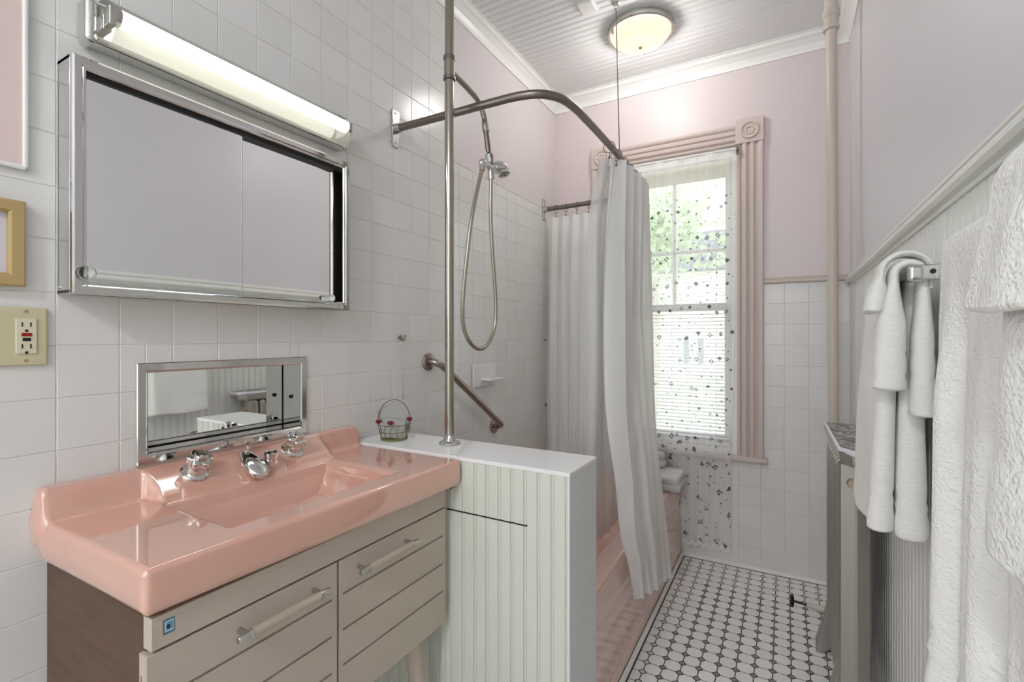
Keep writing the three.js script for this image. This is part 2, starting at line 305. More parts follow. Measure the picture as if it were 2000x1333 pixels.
{ // chair rails and base strips
  const t4 = struct('trim_4');
  part(t4, 'chair_rail', sweep([[0, 0], [0.005, 0], [0.007, 0.007], [0.018, 0.01], [0.024, 0.017], [0.025, 0.024], [0.02, 0.032], [0.01, 0.034], [0.009, 0.04], [0.015, 0.043], [0.015, 0.049], [0.006, 0.051], [0.005, 0.058], [0, 0.06]], [W, 1.505, -L + 0.02], [W, 1.505, BACK], [-1, 0, 0], [0, 1, 0]), M.bead);
  const t5 = struct('trim_5');
  part(t5, 'wainscot_cap', sweep([[0, 0], [0.012, 0], [0.016, 0.006], [0.016, 0.014], [0.01, 0.017], [0.01, 0.02], [0.013, 0.026], [0.01, 0.032], [0, 0.034]], [1.215, 1.53, -L], [W - 0.004, 1.53, -L], [0, 0, 1], [0, 1, 0]), M.casing);
  const t6 = struct('trim_6');
  part(t6, 'wainscot_cap', sweep([[0, 0], [0.012, 0], [0.016, 0.006], [0.016, 0.014], [0.01, 0.017], [0.01, 0.02], [0.013, 0.026], [0.01, 0.032], [0, 0.034]], [0.001, 1.53, -L], [0.265, 1.53, -L], [0, 0, 1], [0, 1, 0]), M.casing);
  const b1 = struct('baseboard_far');
  part(b1, 'base_strip', sweep([[0, 0], [0.024, 0], [0.024, 0.006], [0.012, 0.012], [0, 0.015]], [0.8, 0, -L], [W, 0, -L], [0, 0, 1], [0, 1, 0]), M.octagon[0]);
  part(b1, 'caulk_line', box(0.8, W, -0.001, 0.0012, -L + 0.024, -L + 0.028), M.floorGrout);
  const b2 = struct('baseboard_right');
  part(b2, 'base_board', sweep([[0, 0], [0.022, 0], [0.022, 0.012], [0.012, 0.02], [0.012, 0.1], [0.006, 0.108], [0, 0.11]], [W, 0, -L + 0.01], [W, 0, BACK], [-1, 0, 0], [0, 1, 0]), M.bead);
}
// ---------- half wall between vanity and tub ----------
const HW = { z0: -1.4, z1: -1.19, y: 0.885, x: 0.818 };
{
  const w = struct('wall_partition');
  part(w, 'core', box(0.002, HW.x - 0.006, 0, HW.y - 0.012, HW.z0 + 0.001, HW.z1 - 0.0045), M.partition);
  part(w, 'end_panel', box(HW.x - 0.006, HW.x, 0, HW.y - 0.012, HW.z0 + 0.001, HW.z1 - 0.001, 0.001), M.partition);
  part(w, 'cap', box(0.0015, HW.x + 0.001, HW.y - 0.012, HW.y, HW.z0, HW.z1 + 0.001, 0.0025), M.cap);
  part(w, 'access_gap', [box(0.409, 0.7, 0.7145, 0.7255, HW.z1 - 0.0055, HW.z1 - 0.004)], M.dark);
  const pw = 0.042, full = plankGeo(pw, HW.y - 0.012), up = plankGeo(pw, HW.y - 0.012 - 0.7225), lo = plankGeo(pw, 0.7175);
  const add = (g, x, y) => { const m = shadows(new THREE.Mesh(g, M.beadGreen)); m.name = 'plank'; m.position.set(x, y, HW.z1); w.add(m); };
  for (let i = 0; i < 19; i++) {
    const x = 0.814 - pw / 2 - i * pw + 0.002;
    if (x > 0.41 && x < 0.69) { add(up, x, (HW.y - 0.012 + 0.7225) / 2); add(lo, x, 0.7175 / 2); } else add(full, x, (HW.y - 0.012) / 2);
  }
  part(w, 'scribe_strip', box(0.392, 0.41, 0, 0.79, HW.z1 - 0.002, HW.z1 + 0.007, 0.002), M.beadGreen);
  part(w, 'screw', lathe([[0.004, 0], [0.004, 0.002], [0, 0.003]], [0.405, 0.7, HW.z1 + 0.007], [0, 0, 1], 10), M.black);
}
// ---------- window ----------
{
  const w = struct('window_1'), zf = -L, y0 = 0.603, yh = 2.29, yt = 2.412;
  // fluted casing profile across its width (0 = opening side)
  const cas = [[0, 0], [0, 0.016], [0.006, 0.02], [0.014, 0.02], [0.018, 0.012], [0.03, 0.026], [0.044, 0.028], [0.056, 0.016], [0.06, 0.014], [0.066, 0.024], [0.08, 0.026], [0.09, 0.016], [0.096, 0.014], [0.102, 0.022], [0.112, 0.026], [0.124, 0.026], [0.129, 0.018], [0.129, 0]];
  part(w, 'side_casing', sweep(cas, [1.089, y0, zf], [1.089, yh, zf], [1, 0, 0], [0, 0, 1]), M.casing);
  part(w, 'side_casing', sweep(cas, [0.391, y0, zf], [0.391, yh, zf], [-1, 0, 0], [0, 0, 1]), M.casing);
  part(w, 'head_casing', sweep(cas.map(([a, b]) => [a * 0.86, b]), [0.398, yh, zf], [1.082, yh, zf], [0, 1, 0], [0, 0, 1]), M.casing);
  for (const [xa, xb] of [[1.082, 1.22], [0.26, 0.398]]) {
    const b = part(w, 'rosette_block', box(xa, xb, yh, yt + 0.01, zf, zf + 0.03, 0.004), M.casing), c = [(xa + xb) / 2, (yh + yt + 0.01) / 2, zf + 0.0292];
    const petals = []; for (let k = 0; k < 8; k++) { const a = k * Math.PI / 4; petals.push(ball([c[0] + 0.02 * Math.cos(a), c[1] + 0.02 * Math.sin(a), c[2] + 0.002], 0.009, [1, 1, 0.6].map((v) => v), 10)); }
    part(b, 'rosette', [lathe([[0, 0.002], [0.034, 0.002], [0.037, 0.008], [0.043, 0.01], [0.047, 0.006], [0.048, 0]], c, [0, 0, 1], 32)], M.casing);
    part(b, 'rosette_petals', petals.map((g) => g.translate(0, 0, 0)), M.casing);
  }
  part(w, 'stool', box(0.29, 1.236, 0.58, 0.604, zf - 0.02, zf + 0.05, 0.006), M.casing);
  // jambs lining the opening
  part(w, 'jamb', [box(1.062, WIN.x1, 0.6, 2.3, zf - 0.16, zf), box(WIN.x0, 0.418, 0.6, 2.3, zf - 0.16, zf), box(0.418, 1.062, 2.235, 2.3, zf - 0.16, zf), box(0.418, 1.062, 0.6, 0.64, zf - 0.16, zf)], M.white);
  const frameOf = (xa, xb, ya, yb, z, sw, tr, br, d) => [box(xa, xa + sw, ya, yb, z, z + d, 0.003), box(xb - sw, xb, ya, yb, z, z + d, 0.003), box(xa + sw, xb - sw, yb - tr, yb, z, z + d, 0.003), box(xa + sw, xb - sw, ya, ya + br, z, z + d, 0.003)];
  const us = part(w, 'upper_sash', frameOf(0.418, 1.062, 1.4, 2.235, zf - 0.125, 0.042, 0.06, 0.035, 0.034), M.white);
  part(us, 'muntin', [box(0.73, 0.752, 1.43, 2.18, zf - 0.12, zf - 0.095, 0.003), box(0.458, 1.022, 1.735, 1.757, zf - 0.12, zf - 0.095, 0.003)], M.white);
  for (const [xa, xb] of [[0.458, 0.732], [0.75, 1.022]]) for (const [ya, yb] of [[1.43, 1.737], [1.755, 2.178]]) part(us, 'pane', new THREE.PlaneGeometry(xb - xa, yb - ya).translate((xa + xb) / 2, (ya + yb) / 2, zf - 0.108), M.glass);
  const ls = part(w, 'lower_sash', frameOf(0.418, 1.062, 0.64, 1.44, zf - 0.088, 0.042, 0.04, 0.06, 0.034), M.white);
  part(ls, 'pane', new THREE.PlaneGeometry(0.562, 0.7).translate(0.74, 1.05, zf - 0.07), M.glass);
}
{ // mini blind
  const b = thing('mini_blind', [0.74, 0.62, -L - 0.025], 'white mini blind of thin open slats in front of the window sashes', 'blind'), zc = -L - 0.025;
  part(b, 'headrail', box(0.422, 1.058, 2.185, 2.225, zc - 0.018, zc + 0.014, 0.003), M.cream);
  part(b, 'valance', box(0.42, 1.06, 2.13, 2.232, zc + 0.015, zc + 0.02, 0.002), M.cream);
  const g = new THREE.BoxGeometry(0.632, 0.0009, 0.024);
  for (let i = 0; i < 72; i++) { const m = shadows(new THREE.Mesh(g, M.blind)); m.name = 'slat'; m.position.set(0, 2.115 - i * 0.0205 - 0.62, 0); m.rotation.x = 0.22; b.add(m); }
  for (const x of [0.5, 0.74, 0.98]) part(b, 'ladder_cord', [cyl([x, 0.63, zc + 0.0125], [x, 2.19, zc + 0.0125], 0.0009, 0.0009, 6), cyl([x, 0.63, zc - 0.0125], [x, 2.19, zc - 0.0125], 0.0009, 0.0009, 6)], M.white);
  part(b, 'bottom_rail', box(0.424, 1.056, 0.642, 0.656, zc - 0.012, zc + 0.012, 0.003), M.white);
}
{ // lace curtain on a thin rod
  const lw = 512, lh = 2048, buf = new Float32Array(lw * lh * 4), mx = 0.67 / lw, my = 2.18 / lh;
  for (let y = 0; y < lh; y++) for (let x = 0; x < lw; x++) {
    const k = (y * lw + x) * 4, thr = (x % 4 === 0 ? 0.05 : 0) + (y % 4 === 0 ? 0.05 : 0) + 0.06 * vnoise(x / 9, 3, 512);
    const hem = x > lw - 14 || x < 10 || y < 22 ? 0.28 : 0, top = y > lh - 60 ? 0.3 : 0;
    buf[k] = buf[k + 1] = buf[k + 2] = 1; buf[k + 3] = 0.36 + thr + hem + top;
  }
  const stamp = (cx, cy, r, ring, col, al) => { const rx = Math.ceil(r / mx), ry = Math.ceil(r / my); for (let j = -ry; j <= ry; j++) for (let i = -rx; i <= rx; i++) { const x = Math.round(cx / mx) + i, y = Math.round(cy / my) + j; if (x < 0 || y < 0 || x >= lw || y >= lh) continue; const d = (Math.abs(i * mx) + Math.abs(j * my)) / r; if (d > 1 || (ring && d < 0.5)) continue; const k = (y * lw + x) * 4; buf[k] = col[0]; buf[k + 1] = col[1]; buf[k + 2] = col[2]; buf[k + 3] = al; } };
  for (let row = 0; row < 30; row++) {
    const y = 0.05 + row * 0.07, big = row % 2 === 0;
    for (let i = 0; i < 13; i++) {
      const x = 0.025 + i * 0.051 + rr(-0.018, 0.018), yy = y + rr(-0.022, 0.022), brown = row < 7 && rnd() < 0.3, c = brown ? [0.3, 0.22, 0.2] : [0.2, 0.21, 0.22];
      if (yy > 2.0 || (row > 27)) continue;
      if (big && rnd() < 0.8) stamp(x, yy, rr(0.009, 0.014), rnd() < 0.6, c, 0.85); else stamp(x, yy, rr(0.004, 0.008), false, c, 0.75);
      if (rnd() < 0.6) stamp(x + rr(-0.03, 0.03), yy + rr(0.02, 0.05), rr(0.003, 0.006), false, c, 0.7);
      if (row < 8 && rnd() < 0.35) for (let q = 0; q < 4; q++) stamp(x + rr(-0.016, 0.016), yy + rr(-0.016, 0.016), rr(0.004, 0.008), false, c, 0.8);
    }
  }
  const tLace = dataTex(lw, lh, (u, v, x, y) => { const k = (y * lw + x) * 4; return [buf[k], buf[k + 1], buf[k + 2], Math.min(1, buf[k + 3])]; }, true, false);
  const mLace = phys({ map: tLace, transparent: true, roughness: 0.9, transmission: 0.45, thickness: 0, side: THREE.DoubleSide });
  const t = thing('lace_curtain', [0.74, 0.087, -L + 0.05], 'sheer white lace curtain embroidered with small dark diamonds and flowers, hanging over the window', 'curtain');
  const x0 = 0.405, x1 = 1.085, y0 = 0.087, y1 = 2.262;
  part(t, 'lace', grid(120, 60, (u, v) => {
    const y = lerp(y0 + 0.008 * Math.sin(u * 40), y1, v), k = sstep(0.78, 0.45, y), xl = lerp(x0, 0.815, k), xr = lerp(x1, 1.062, sstep(1.8, 0.3, y)), x = lerp(xl, xr, u);
    return [x, y, -L + 0.052 + 0.005 * Math.sin(x * 68 + 0.6 * Math.sin(v * 5)) + 0.004 * Math.sin(x * 25 + v * 3) + 0.012 * sstep(0.75, 0.55, y), (x - x0) / (x1 - x0), v];
  }), mLace);
  part(t, 'rod', [cyl([0.395, 2.258, -L + 0.056], [1.093, 2.258, -L + 0.056], 0.005, 0.005, 10)], M.white);
  for (const x of [0.398, 1.092]) part(t, 'rod_bracket', [box(x - 0.006, x + 0.006, 2.235, 2.28, -L + 0.022, -L + 0.034, 0.002), box(x - 0.005, x + 0.005, 2.25, 2.266, -L + 0.03, -L + 0.064, 0.003)], M.bronze);
}
// ---------- outside ----------
{
  const g = struct('ground'); part(g, 'lawn', box(-60, 60, -0.9, -0.7, -80, 60), M.grass);
  const h = thing('neighbour_house', [-1, -0.7, -26], 'pale house with grey windows far behind the window', 'house');
  part(h, 'wall', box(-9, 6, -0.7, 4.6, -30, -26), M.clap);
  const roof = new THREE.Shape([new THREE.Vector2(-30.6, 4.6), new THREE.Vector2(-25.4, 4.6), new THREE.Vector2(-28, 7)]);
  part(h, 'roof', new THREE.ExtrudeGeometry(roof, { depth: 15.6, bevelEnabled: false }).rotateY(-Math.PI / 2).translate(6.3, 0, 0).applyMatrix4(new THREE.Matrix4()), M.roof);
  for (const x of [-6.2, -4.8, -3.25, -2.55, -0.6, 1.2, 3.2]) { const f = part(h, 'window', [box(x - 0.02, x + 0.34, -0.14, 1.24, -26.04, -25.98)], M.white); part(f, 'pane', box(x + 0.02, x + 0.3, -0.1, 1.2, -25.99, -25.96), M.houseWin); }
  const tree = (x, z, hgt, r, label) => {
    const t = thing('garden_tree', [x, -0.7, z], label, 'tree', 'garden trees outside the window');
    part(t, 'trunk', path([[x, -0.7, z], [x + 0.05, hgt * 0.3, z], [x - 0.05, hgt * 0.62, z]], 0.13, 16, 8), M.bark);
    const pos = []; for (let i = 0; i < 2600; i++) {
      const a = rr(0, 6.283), b = Math.acos(rr(-1, 1)), q = r * Math.pow(rnd(), 0.4) * (0.8 + 0.3 * Math.sin(a * 3 + b * 4)), c = V(x + q * Math.sin(b) * Math.cos(a), hgt * 0.72 + q * 0.85 * Math.cos(b), z + q * Math.sin(b) * Math.sin(a)), s = rr(0.05, 0.11), d1 = V(rr(-1, 1), rr(-1, 1), rr(-1, 1)).normalize(), d2 = V(rr(-1, 1), rr(-1, 1), rr(-1, 1)).cross(d1).normalize();
      for (const [m, n] of [[-1, 0], [0, -0.5], [1, 0], [-1, 0], [1, 0], [0, 0.5]]) pos.push(...c.clone().addScaledVector(d1, m * s).addScaledVector(d2, n * s).toArray());
    }
    const l = part(t, 'foliage', geoOf(pos, new Array(pos.length / 3 * 2).fill(0)), M.leaf); l.userData.kind = 'stuff';
  };
  tree(-0.95, -9.5, 4.6, 1.45, 'pale green tree outside the window, filling its upper panes');
  tree(-2.9, -13, 3.6, 1.6, 'further green tree outside the window, mostly hidden behind the shower curtain');
}
// ---------- vanity ----------
const VAN = 'vanity_cabinet';
{
  const v = thing(VAN, [0.215, 0, -0.775], 'beige wooden vanity cabinet with grooved doors and splayed legs under the pink sink', 'cabinet');
  part(v, 'carcass', [box(0.002, 0.012, 0.402, 0.785, -1.152, -0.399), box(0.002, 0.404, 0.393, 0.402, -1.152, -0.399)], M.beige);
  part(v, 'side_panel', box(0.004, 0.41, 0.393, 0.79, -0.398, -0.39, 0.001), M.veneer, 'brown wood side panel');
  part(v, 'side_panel', box(0.004, 0.41, 0.393, 0.79, -1.16, -1.153, 0.001), M.beige);
  part(v, 'top_rail', box(0.404, 0.43, 0.739, 0.793, -1.162, -0.389, 0.0015), M.beige);
  const door = (za, zb, slot0, slot1) => {
    const sh = new THREE.Shape([[-zb, 0.393], [-za, 0.393], [-za, 0.735], [-zb, 0.735]].map((p) => new THREE.Vector2(...p)));
    for (const y of [0.656, 0.573, 0.491]) sh.holes.push(new THREE.Path([[-slot1, y - 0.0028], [-slot1, y + 0.0028], [-slot0, y + 0.0028], [-slot0, y - 0.0028]].map((p) => new THREE.Vector2(...p))));
    const face = new THREE.ExtrudeGeometry(sh, { depth: 0.006, bevelEnabled: false }).rotateY(Math.PI / 2).translate(0.424, 0, 0);
    const d = part(v, 'door', [box(0.405, 0.4245, 0.393, 0.735, za, zb), face], M.beige), zc = (za + zb) / 2;
    return d;
  };
  const handle = (d, za, zb) => {
    const y = 0.699, x = 0.458;
    part(d, 'handle', [cyl([x, y, za + 0.022], [x, y, zb - 0.022], 0.0088)], M.beigeBar, 'taupe handle bar');
    for (const [z, s] of [[za, 1], [zb, -1]]) part(d, 'handle_cap', [lathe([[0, 0], [0.0055, 0], [0.007, 0.002], [0.0085, 0.022], [0.0098, 0.024], [0.0098, 0.027], [0, 0.027]], [x, y, z], [0, 0, s], 16), cyl([0.429, y + 0.001, z + s * 0.02], [x, y, z + s * 0.02], 0.006)], M.steel, 'satin metal end of the handle');
  };
  handle(door(-0.758, -0.383, -0.744, -0.398), -0.716, -0.513);
  handle(door(-1.158, -0.764, -1.148, -0.775), -1.006, -0.802);
  for (const [x, z, dx, dz] of [[0.37, -1.075, 0.045, -0.02], [0.37, -0.47, 0.045, 0.03], [0.06, -1.075, -0.02, -0.02], [0.06, -0.47, -0.02, 0.03]]) part(v, 'leg', [cyl([x + dx, 0, z + dz], [x, 0.395, z], 0.014, 0.027, 20)], M.beige);
  part(v, 'hinge', [cyl([0.412, 0.66, -0.386], [0.412, 0.7, -0.386], 0.0035)], M.bronze);
  const tS = dataTex(32, 32, (a, b) => { const e = a < 0.08 || a > 0.92 || b < 0.1 || b > 0.9, d = Math.hypot(a - 0.42, b - 0.45) < 0.17, q = Math.abs(b - 0.5) < 0.26 && Math.abs(a - 0.55) < 0.3; return e ? [0.25, 0.42, 0.52] : d ? [0.06, 0.16, 0.25] : q ? [0.42, 0.6, 0.68] : [0.66, 0.79, 0.84]; }, true);
  const st = part(v, 'sticker', new THREE.PlaneGeometry(0.017, 0.024).rotateY(Math.PI / 2).translate(0.4308, 0.7705, -0.4145), std(0xffffff, 0.4, 0, { map: tS }), 'small light blue square sticker');
}
{ // sink: one enamelled top with backsplash and basin
  const s = thing('sink', [0.22, 0.79, -0.78], 'salmon pink enamelled sink top with rectangular basin, on the beige cabinet', 'sink');
  const zl = -0.385, zr = -1.174, DY = 0.88, inset = 0.012, xf = 0.431;
  const hgt = (x, z) => {
    const c = sstep(-0.538, -0.556, z) * sstep(-1.034, -1.014, z); // middle part, where the ledge slopes to the basin
    const xs = lerp(0.03, 0.03, c), xe = lerp(0.052, 0.118, c);
    let t = clamp((x - xs) / (xe - xs)); const soft = t * t * (3 - 2 * t); t = lerp(soft, lerp(t, soft, 0.25), c);
    let y = lerp(0.943, DY, t);
    y -= 0.012 * sstep(0.03, 0.02, x) * 0;
    // basin
    const bx0 = 0.128, bx1 = 0.372, k = clamp((z + 0.555) / (-0.975 + 0.555)), bz0 = -0.552, bz1 = -0.978;
    const d = Math.min((x - bx0) * 1.0, (bx1 - x) * 0.9, (bz0 - z) * 0.8, (z - bz1) * 0.55);
    if (d > -0.012) { const q = clamp((d + 0.012) / 0.075); y -= 0.135 * (q < 0.2 ? q * q * 2.2 : sstep(-0.12, 1.05, q) * 0.955 + 0.0) * (1 - 0.0); }
    return y;
  };
  const nx = 120, nz = 190, geos = [];
  const X = (x, z) => x * lerp(1.0, 1.062, clamp((zl - z) / (zl - zr)) * sstep(0.02, 0.2, x));
  geos.push(grid(nx, nz, (u, v) => { const x = u * xf, z = lerp(zl, zr, v); return [X(x, z), hgt(x, z), z, x * 4, z * 4]; }));
  // outer skirt: rounded over the deck edge, down the apron and under
  const per = [], N = 60;
  for (let i = 0; i <= N; i++) per.push([lerp(0, xf, i / N), zl, 0, 1]);
  for (let i = 1; i < 6; i++) { const a = Math.PI / 2 * i / 6; per.push([xf, zl, Math.sin(a), Math.cos(a)]); }
  for (let i = 0; i <= N * 2; i++) per.push([xf, lerp(zl, zr, i / N / 2), 1, 0]);
  for (let i = 1; i < 6; i++) { const a = Math.PI / 2 * i / 6; per.push([xf, zr, Math.cos(a), -Math.sin(a)]); }
  for (let i = 0; i <= N; i++) per.push([lerp(xf, 0, i / N), zr, 0, -1]);
  const prof = []; for (let i = 0; i <= 6; i++) { const a = i / 6 * Math.PI / 2; prof.push([inset * Math.sin(a), -inset * (1 - Math.cos(a)), 0]); }
  prof.push([inset + 0.002, 0, 0.35], [inset + 0.001, 0, 0.7], [inset - 0.004, 0, 0.86], [inset - 0.012, 0, 0.95], [inset - 0.022, 0, 0.995], [inset - 0.034, 0, 1]);
  geos.push(grid(per.length - 1, prof.length - 1, (u, v) => {
    const p = per[Math.round(u * (per.length - 1))], q = prof[Math.round(v * (prof.length - 1))], top = hgt(p[0], p[1]), right = p[1] < -1.1 && p[3] < -0.5 ? 0.4 : 1;
    const off = q[0] + (p[1] > -0.4 && p[3] > 0.5 && q[2] ? 0.007 * Math.sin(Math.PI * q[2]) * sstep(0.4, 0.05, p[0]) : 0), y = q[2] ? lerp(top - inset, 0.797, q[2]) : top + q[1];
    return [X(p[0], p[1]) + p[2] * off, y, p[1] + p[3] * off, u * 4, v];
  }));
  geos.push(box(0.01, 0.42, 0.797, 0.8, zr + 0.02, zl - 0.02));
  part(s, 'basin', geos, M.enamel);
  part(s, 'drain', lathe([[0, 0.002], [0.012, 0.002], [0.02, 0.004], [0.024, 0.002], [0.024, 0]], [0.25, 0.7505, -0.76], [0, 1, 0], 24), M.chrome);
  const ax = V(0.55, 0.84, 0).normalize();
  const tap = (z, rot) => {
    const c = [0.066, 0.9185, z], A = ax.toArray(), up = (h) => V(...c).addScaledVector(ax, h).toArray();
    const t = part(s, 'tap', [lathe([[0.031, -0.004], [0.0318, 0.001], [0.0305, 0.004], [0.027, 0.006], [0.0235, 0.009], [0.0218, 0.018], [0.0205, 0.027], [0.0165, 0.033], [0.012, 0.036], [0, 0.036]], c, A, 36, 0.5)], M.chrome);
    const sh = new THREE.Shape(); for (let i = 0; i <= 72; i++) { const a = i / 72 * Math.PI * 2, r = 0.0225 + 0.0038 * Math.cos(a * 6); i ? sh.lineTo(r * Math.cos(a), r * Math.sin(a)) : sh.moveTo(r, 0); }
    const kn = toCreasedNormals(new THREE.ExtrudeGeometry(sh, { depth: 0.012, bevelEnabled: true, bevelSize: 0.003, bevelThickness: 0.004, bevelSegments: 3 }), 0.6).rotateX(-Math.PI / 2).rotateY(rot).applyQuaternion(qTo(ax)).translate(...up(0.032));
    part(t, 'handle', [kn], M.chrome);
    part(t, 'handle_cap', [lathe([[0.016, 0], [0.0155, 0.008], [0.0135, 0.011], [0.008, 0.013], [0, 0.0135]], up(0.047), A, 24)], M.polished);
  };
  tap(-0.642, 0.2); tap(-0.908, 0.5);
  // wedge spout, a round outlet ring at its side and a lift knob behind
  const sp = part(s, 'spout', [(() => {
    const g = new THREE.SphereGeometry(1, 32, 20), p = g.attributes.position;
    for (let i = 0; i < p.count; i++) { let x = p.getX(i), y = p.getY(i), z = p.getZ(i); const w = 0.65 + 0.35 * clamp((x + 1) / 1.6); const yy = y > 0 ? Math.pow(y, 0.75) * 0.5 : y; p.setXYZ(i, x * 0.055, yy * 0.026 + (x < 0 ? -x * 0.006 : -x * 0.012), z * 0.03 * w); }
    g.computeVertexNormals(); return g.rotateZ(-0.35).translate(0.1, 0.917, -0.768);
  })()], M.chrome);
  part(sp, 'outlet_ring', [lathe([[0.0125, -0.014], [0.0172, -0.014], [0.0186, -0.005], [0.0172, -0.002], [0.0172, 0.004], [0.0186, 0.007], [0.0186, 0.014], [0.015, 0.016], [0.012, 0.013]], [0.108, 0.922, -0.814], [0.15, 1, 0], 28)], M.chrome);
  part(sp, 'lift_knob', [cyl([0.056, 0.92, -0.782], [0.056, 0.962, -0.782], 0.0048), lathe([[0.005, 0], [0.008, 0.003], [0.013, 0.008], [0.0135, 0.012], [0, 0.014]], [0.056, 0.956, -0.782], [0, 1, 0], 20)], M.chrome);
}
// ---------- things on the left wall ----------
{ // medicine cabinet
  const z0 = -1.12, z1 = -0.407, y0 = 1.334, y1 = 1.821, d = 0.066, b = 0.026;
  const c = thing('medicine_cabinet', [0.033, y0, (z0 + z1) / 2], 'wide chrome framed medicine cabinet with sliding mirror doors above the sink', 'mirror cabinet');
  part(c, 'case', [box(0.0012, d - 0.004, y0 + 0.0005, y1 - 0.0005, z1 - 0.014, z1, 0.001), box(0.0012, d - 0.004, y0 + 0.003, y1 - 0.003, z0, z0 + 0.014, 0.001), box(0.0012, d - 0.004, y1 - 0.01, y1 - 0.002, z0, z1, 0.001), box(0.0012, d - 0.004, y0 + 0.002, y0 + 0.01, z0, z1, 0.001)], M.polished);
  part(c, 'case_back', box(0.0012, 0.02, y0 + 0.01, y1 - 0.01, z0 + 0.014, z1 - 0.014), M.dark);
  const rail = [[0, 0], [0.001, 0.004], [0.005, 0.006], [b - 0.009, 0.006], [b - 0.006, 0.003], [b - 0.002, 0.003], [b, 0], [b, -0.012], [0, -0.012]];
  part(c, 'frame', frameGeo(rail, d, y0, y1, z0, z1), M.chrome);
  part(c, 'track', box(0.03, d - 0.006, y1 - b - 0.01, y1 - b + 0.002, z0 + 0.014, z1 - 0.014), M.black);
  part(c, 'track', box(0.03, d - 0.006, y0 + 0.008, y0 + b - 0.002, z0 + 0.014, z1 - 0.014), M.black);
  const dl = part(c, 'mirror_door', box(0.05, 0.055, y0 + b - 0.002, y1 - b - 0.008, -0.765, z1 - 0.016, 0.001), M.mirror);
  const dr = part(c, 'mirror_door', box(0.038, 0.043, y0 + b - 0.002, y1 - b - 0.008, -1.075, -0.74, 0.001), M.mirror);
  part(dl, 'edge_strip', box(0.0495, 0.0556, y0 + b, y1 - b - 0.008, -0.7668, -0.7648), M.steel);
  part(dl, 'pull', [cyl([0.054, y0 + 0.044, -0.43], [0.078, y0 + 0.044, -0.43], 0.013, 0.012, 24), lathe([[0, 0], [0.0145, 0], [0.0155, 0.004], [0.0145, 0.01], [0, 0.01]], [0.072, y0 + 0.044, -0.43], [1, 0, 0], 24)], M.acrylic, 'clear round pull');
  part(dr, 'pull', [cyl([0.042, y0 + 0.037, -1.05], [0.07, y0 + 0.037, -1.05], 0.011, 0.01, 24)], M.acrylic, 'clear round pull');
  for (const y of [y0 + 0.016, y1 - 0.016]) part(c, 'screw', [lathe([[0.004, 0], [0.0035, 0.0015], [0, 0.0022]], [0.012, y, z1], [0, 0, 1], 12)], M.steel);
}
{ // fluorescent fixture
  const z0 = -1.13, z1 = -0.44, t = thing('strip_light', [0.03, 1.87, -0.785], 'long chrome wall light with a lit white fluorescent tube above the mirror cabinet', 'light');
  part(t, 'housing', [box(0.0012, 0.05, 1.872, 1.958, z0, z1, 0.012, 4)], M.chrome);
  part(t, 'end_cap', [box(0.0012, 0.053, 1.868, 1.962, z1 - 0.02, z1 + 0.004, 0.014, 4)], M.chrome); part(t, 'end_cap', [box(0.0012, 0.053, 1.868, 1.962, z0 - 0.004, z0 + 0.02, 0.014, 4)], M.chrome);
  part(t, 'hood', grid(2, 14, (u, v) => { const a = lerp(-0.1, 0.62, v); return [0.047 + 0.07 * Math.sin(a), 1.897 + 0.066 * Math.cos(a), lerp(-0.462, -1.105, u)]; }), M.hood, 'thin pale shade over the tube');
  for (const z of [-0.467, -1.1]) part(t, 'socket', [box(0.045, 0.07, 1.896, 1.928, z - 0.008, z + 0.008, 0.002), box(0.066, 0.096, 1.9, 1.94, z - 0.007, z + 0.007, 0.003)], M.steel);
  part(t, 'tube', [cyl([0.086, 1.922, -1.09], [0.086, 1.922, -0.477], 0.019, 0.019, 24)], std(0xffffff, 0.4, 0, { emissive: 0xfdfff6, emissiveIntensity: LIGHT.tubeGlow }), 'glowing white tube');
  for (const z of [-1.092, -0.475]) part(t, 'tube_end', [cyl([0.086, 1.922, z - 0.005], [0.086, 1.922, z + 0.005], 0.0193)], M.steel);
  part(t, 'cream_strip', grid(2, 10, (u, v) => { const a = lerp(1.7, 2.9, v); return [0.052 + 0.05 * Math.sin(a), 1.91 + 0.044 * Math.cos(a), lerp(-0.47, -1.1, u)]; }), M.creamStrip, 'pale strip giving the cream band of light under the tube');  // pale strip that gives the cream band of tube light along the chrome
  const l = new THREE.RectAreaLight(0xf2faff, LIGHT.tube, 0.61, 0.03);
  l.position.set(0.108, 1.911, -0.783); l.lookAt(1.0, 1.45, -0.783); l.name = 'tube_glow'; scene.add(l);
}
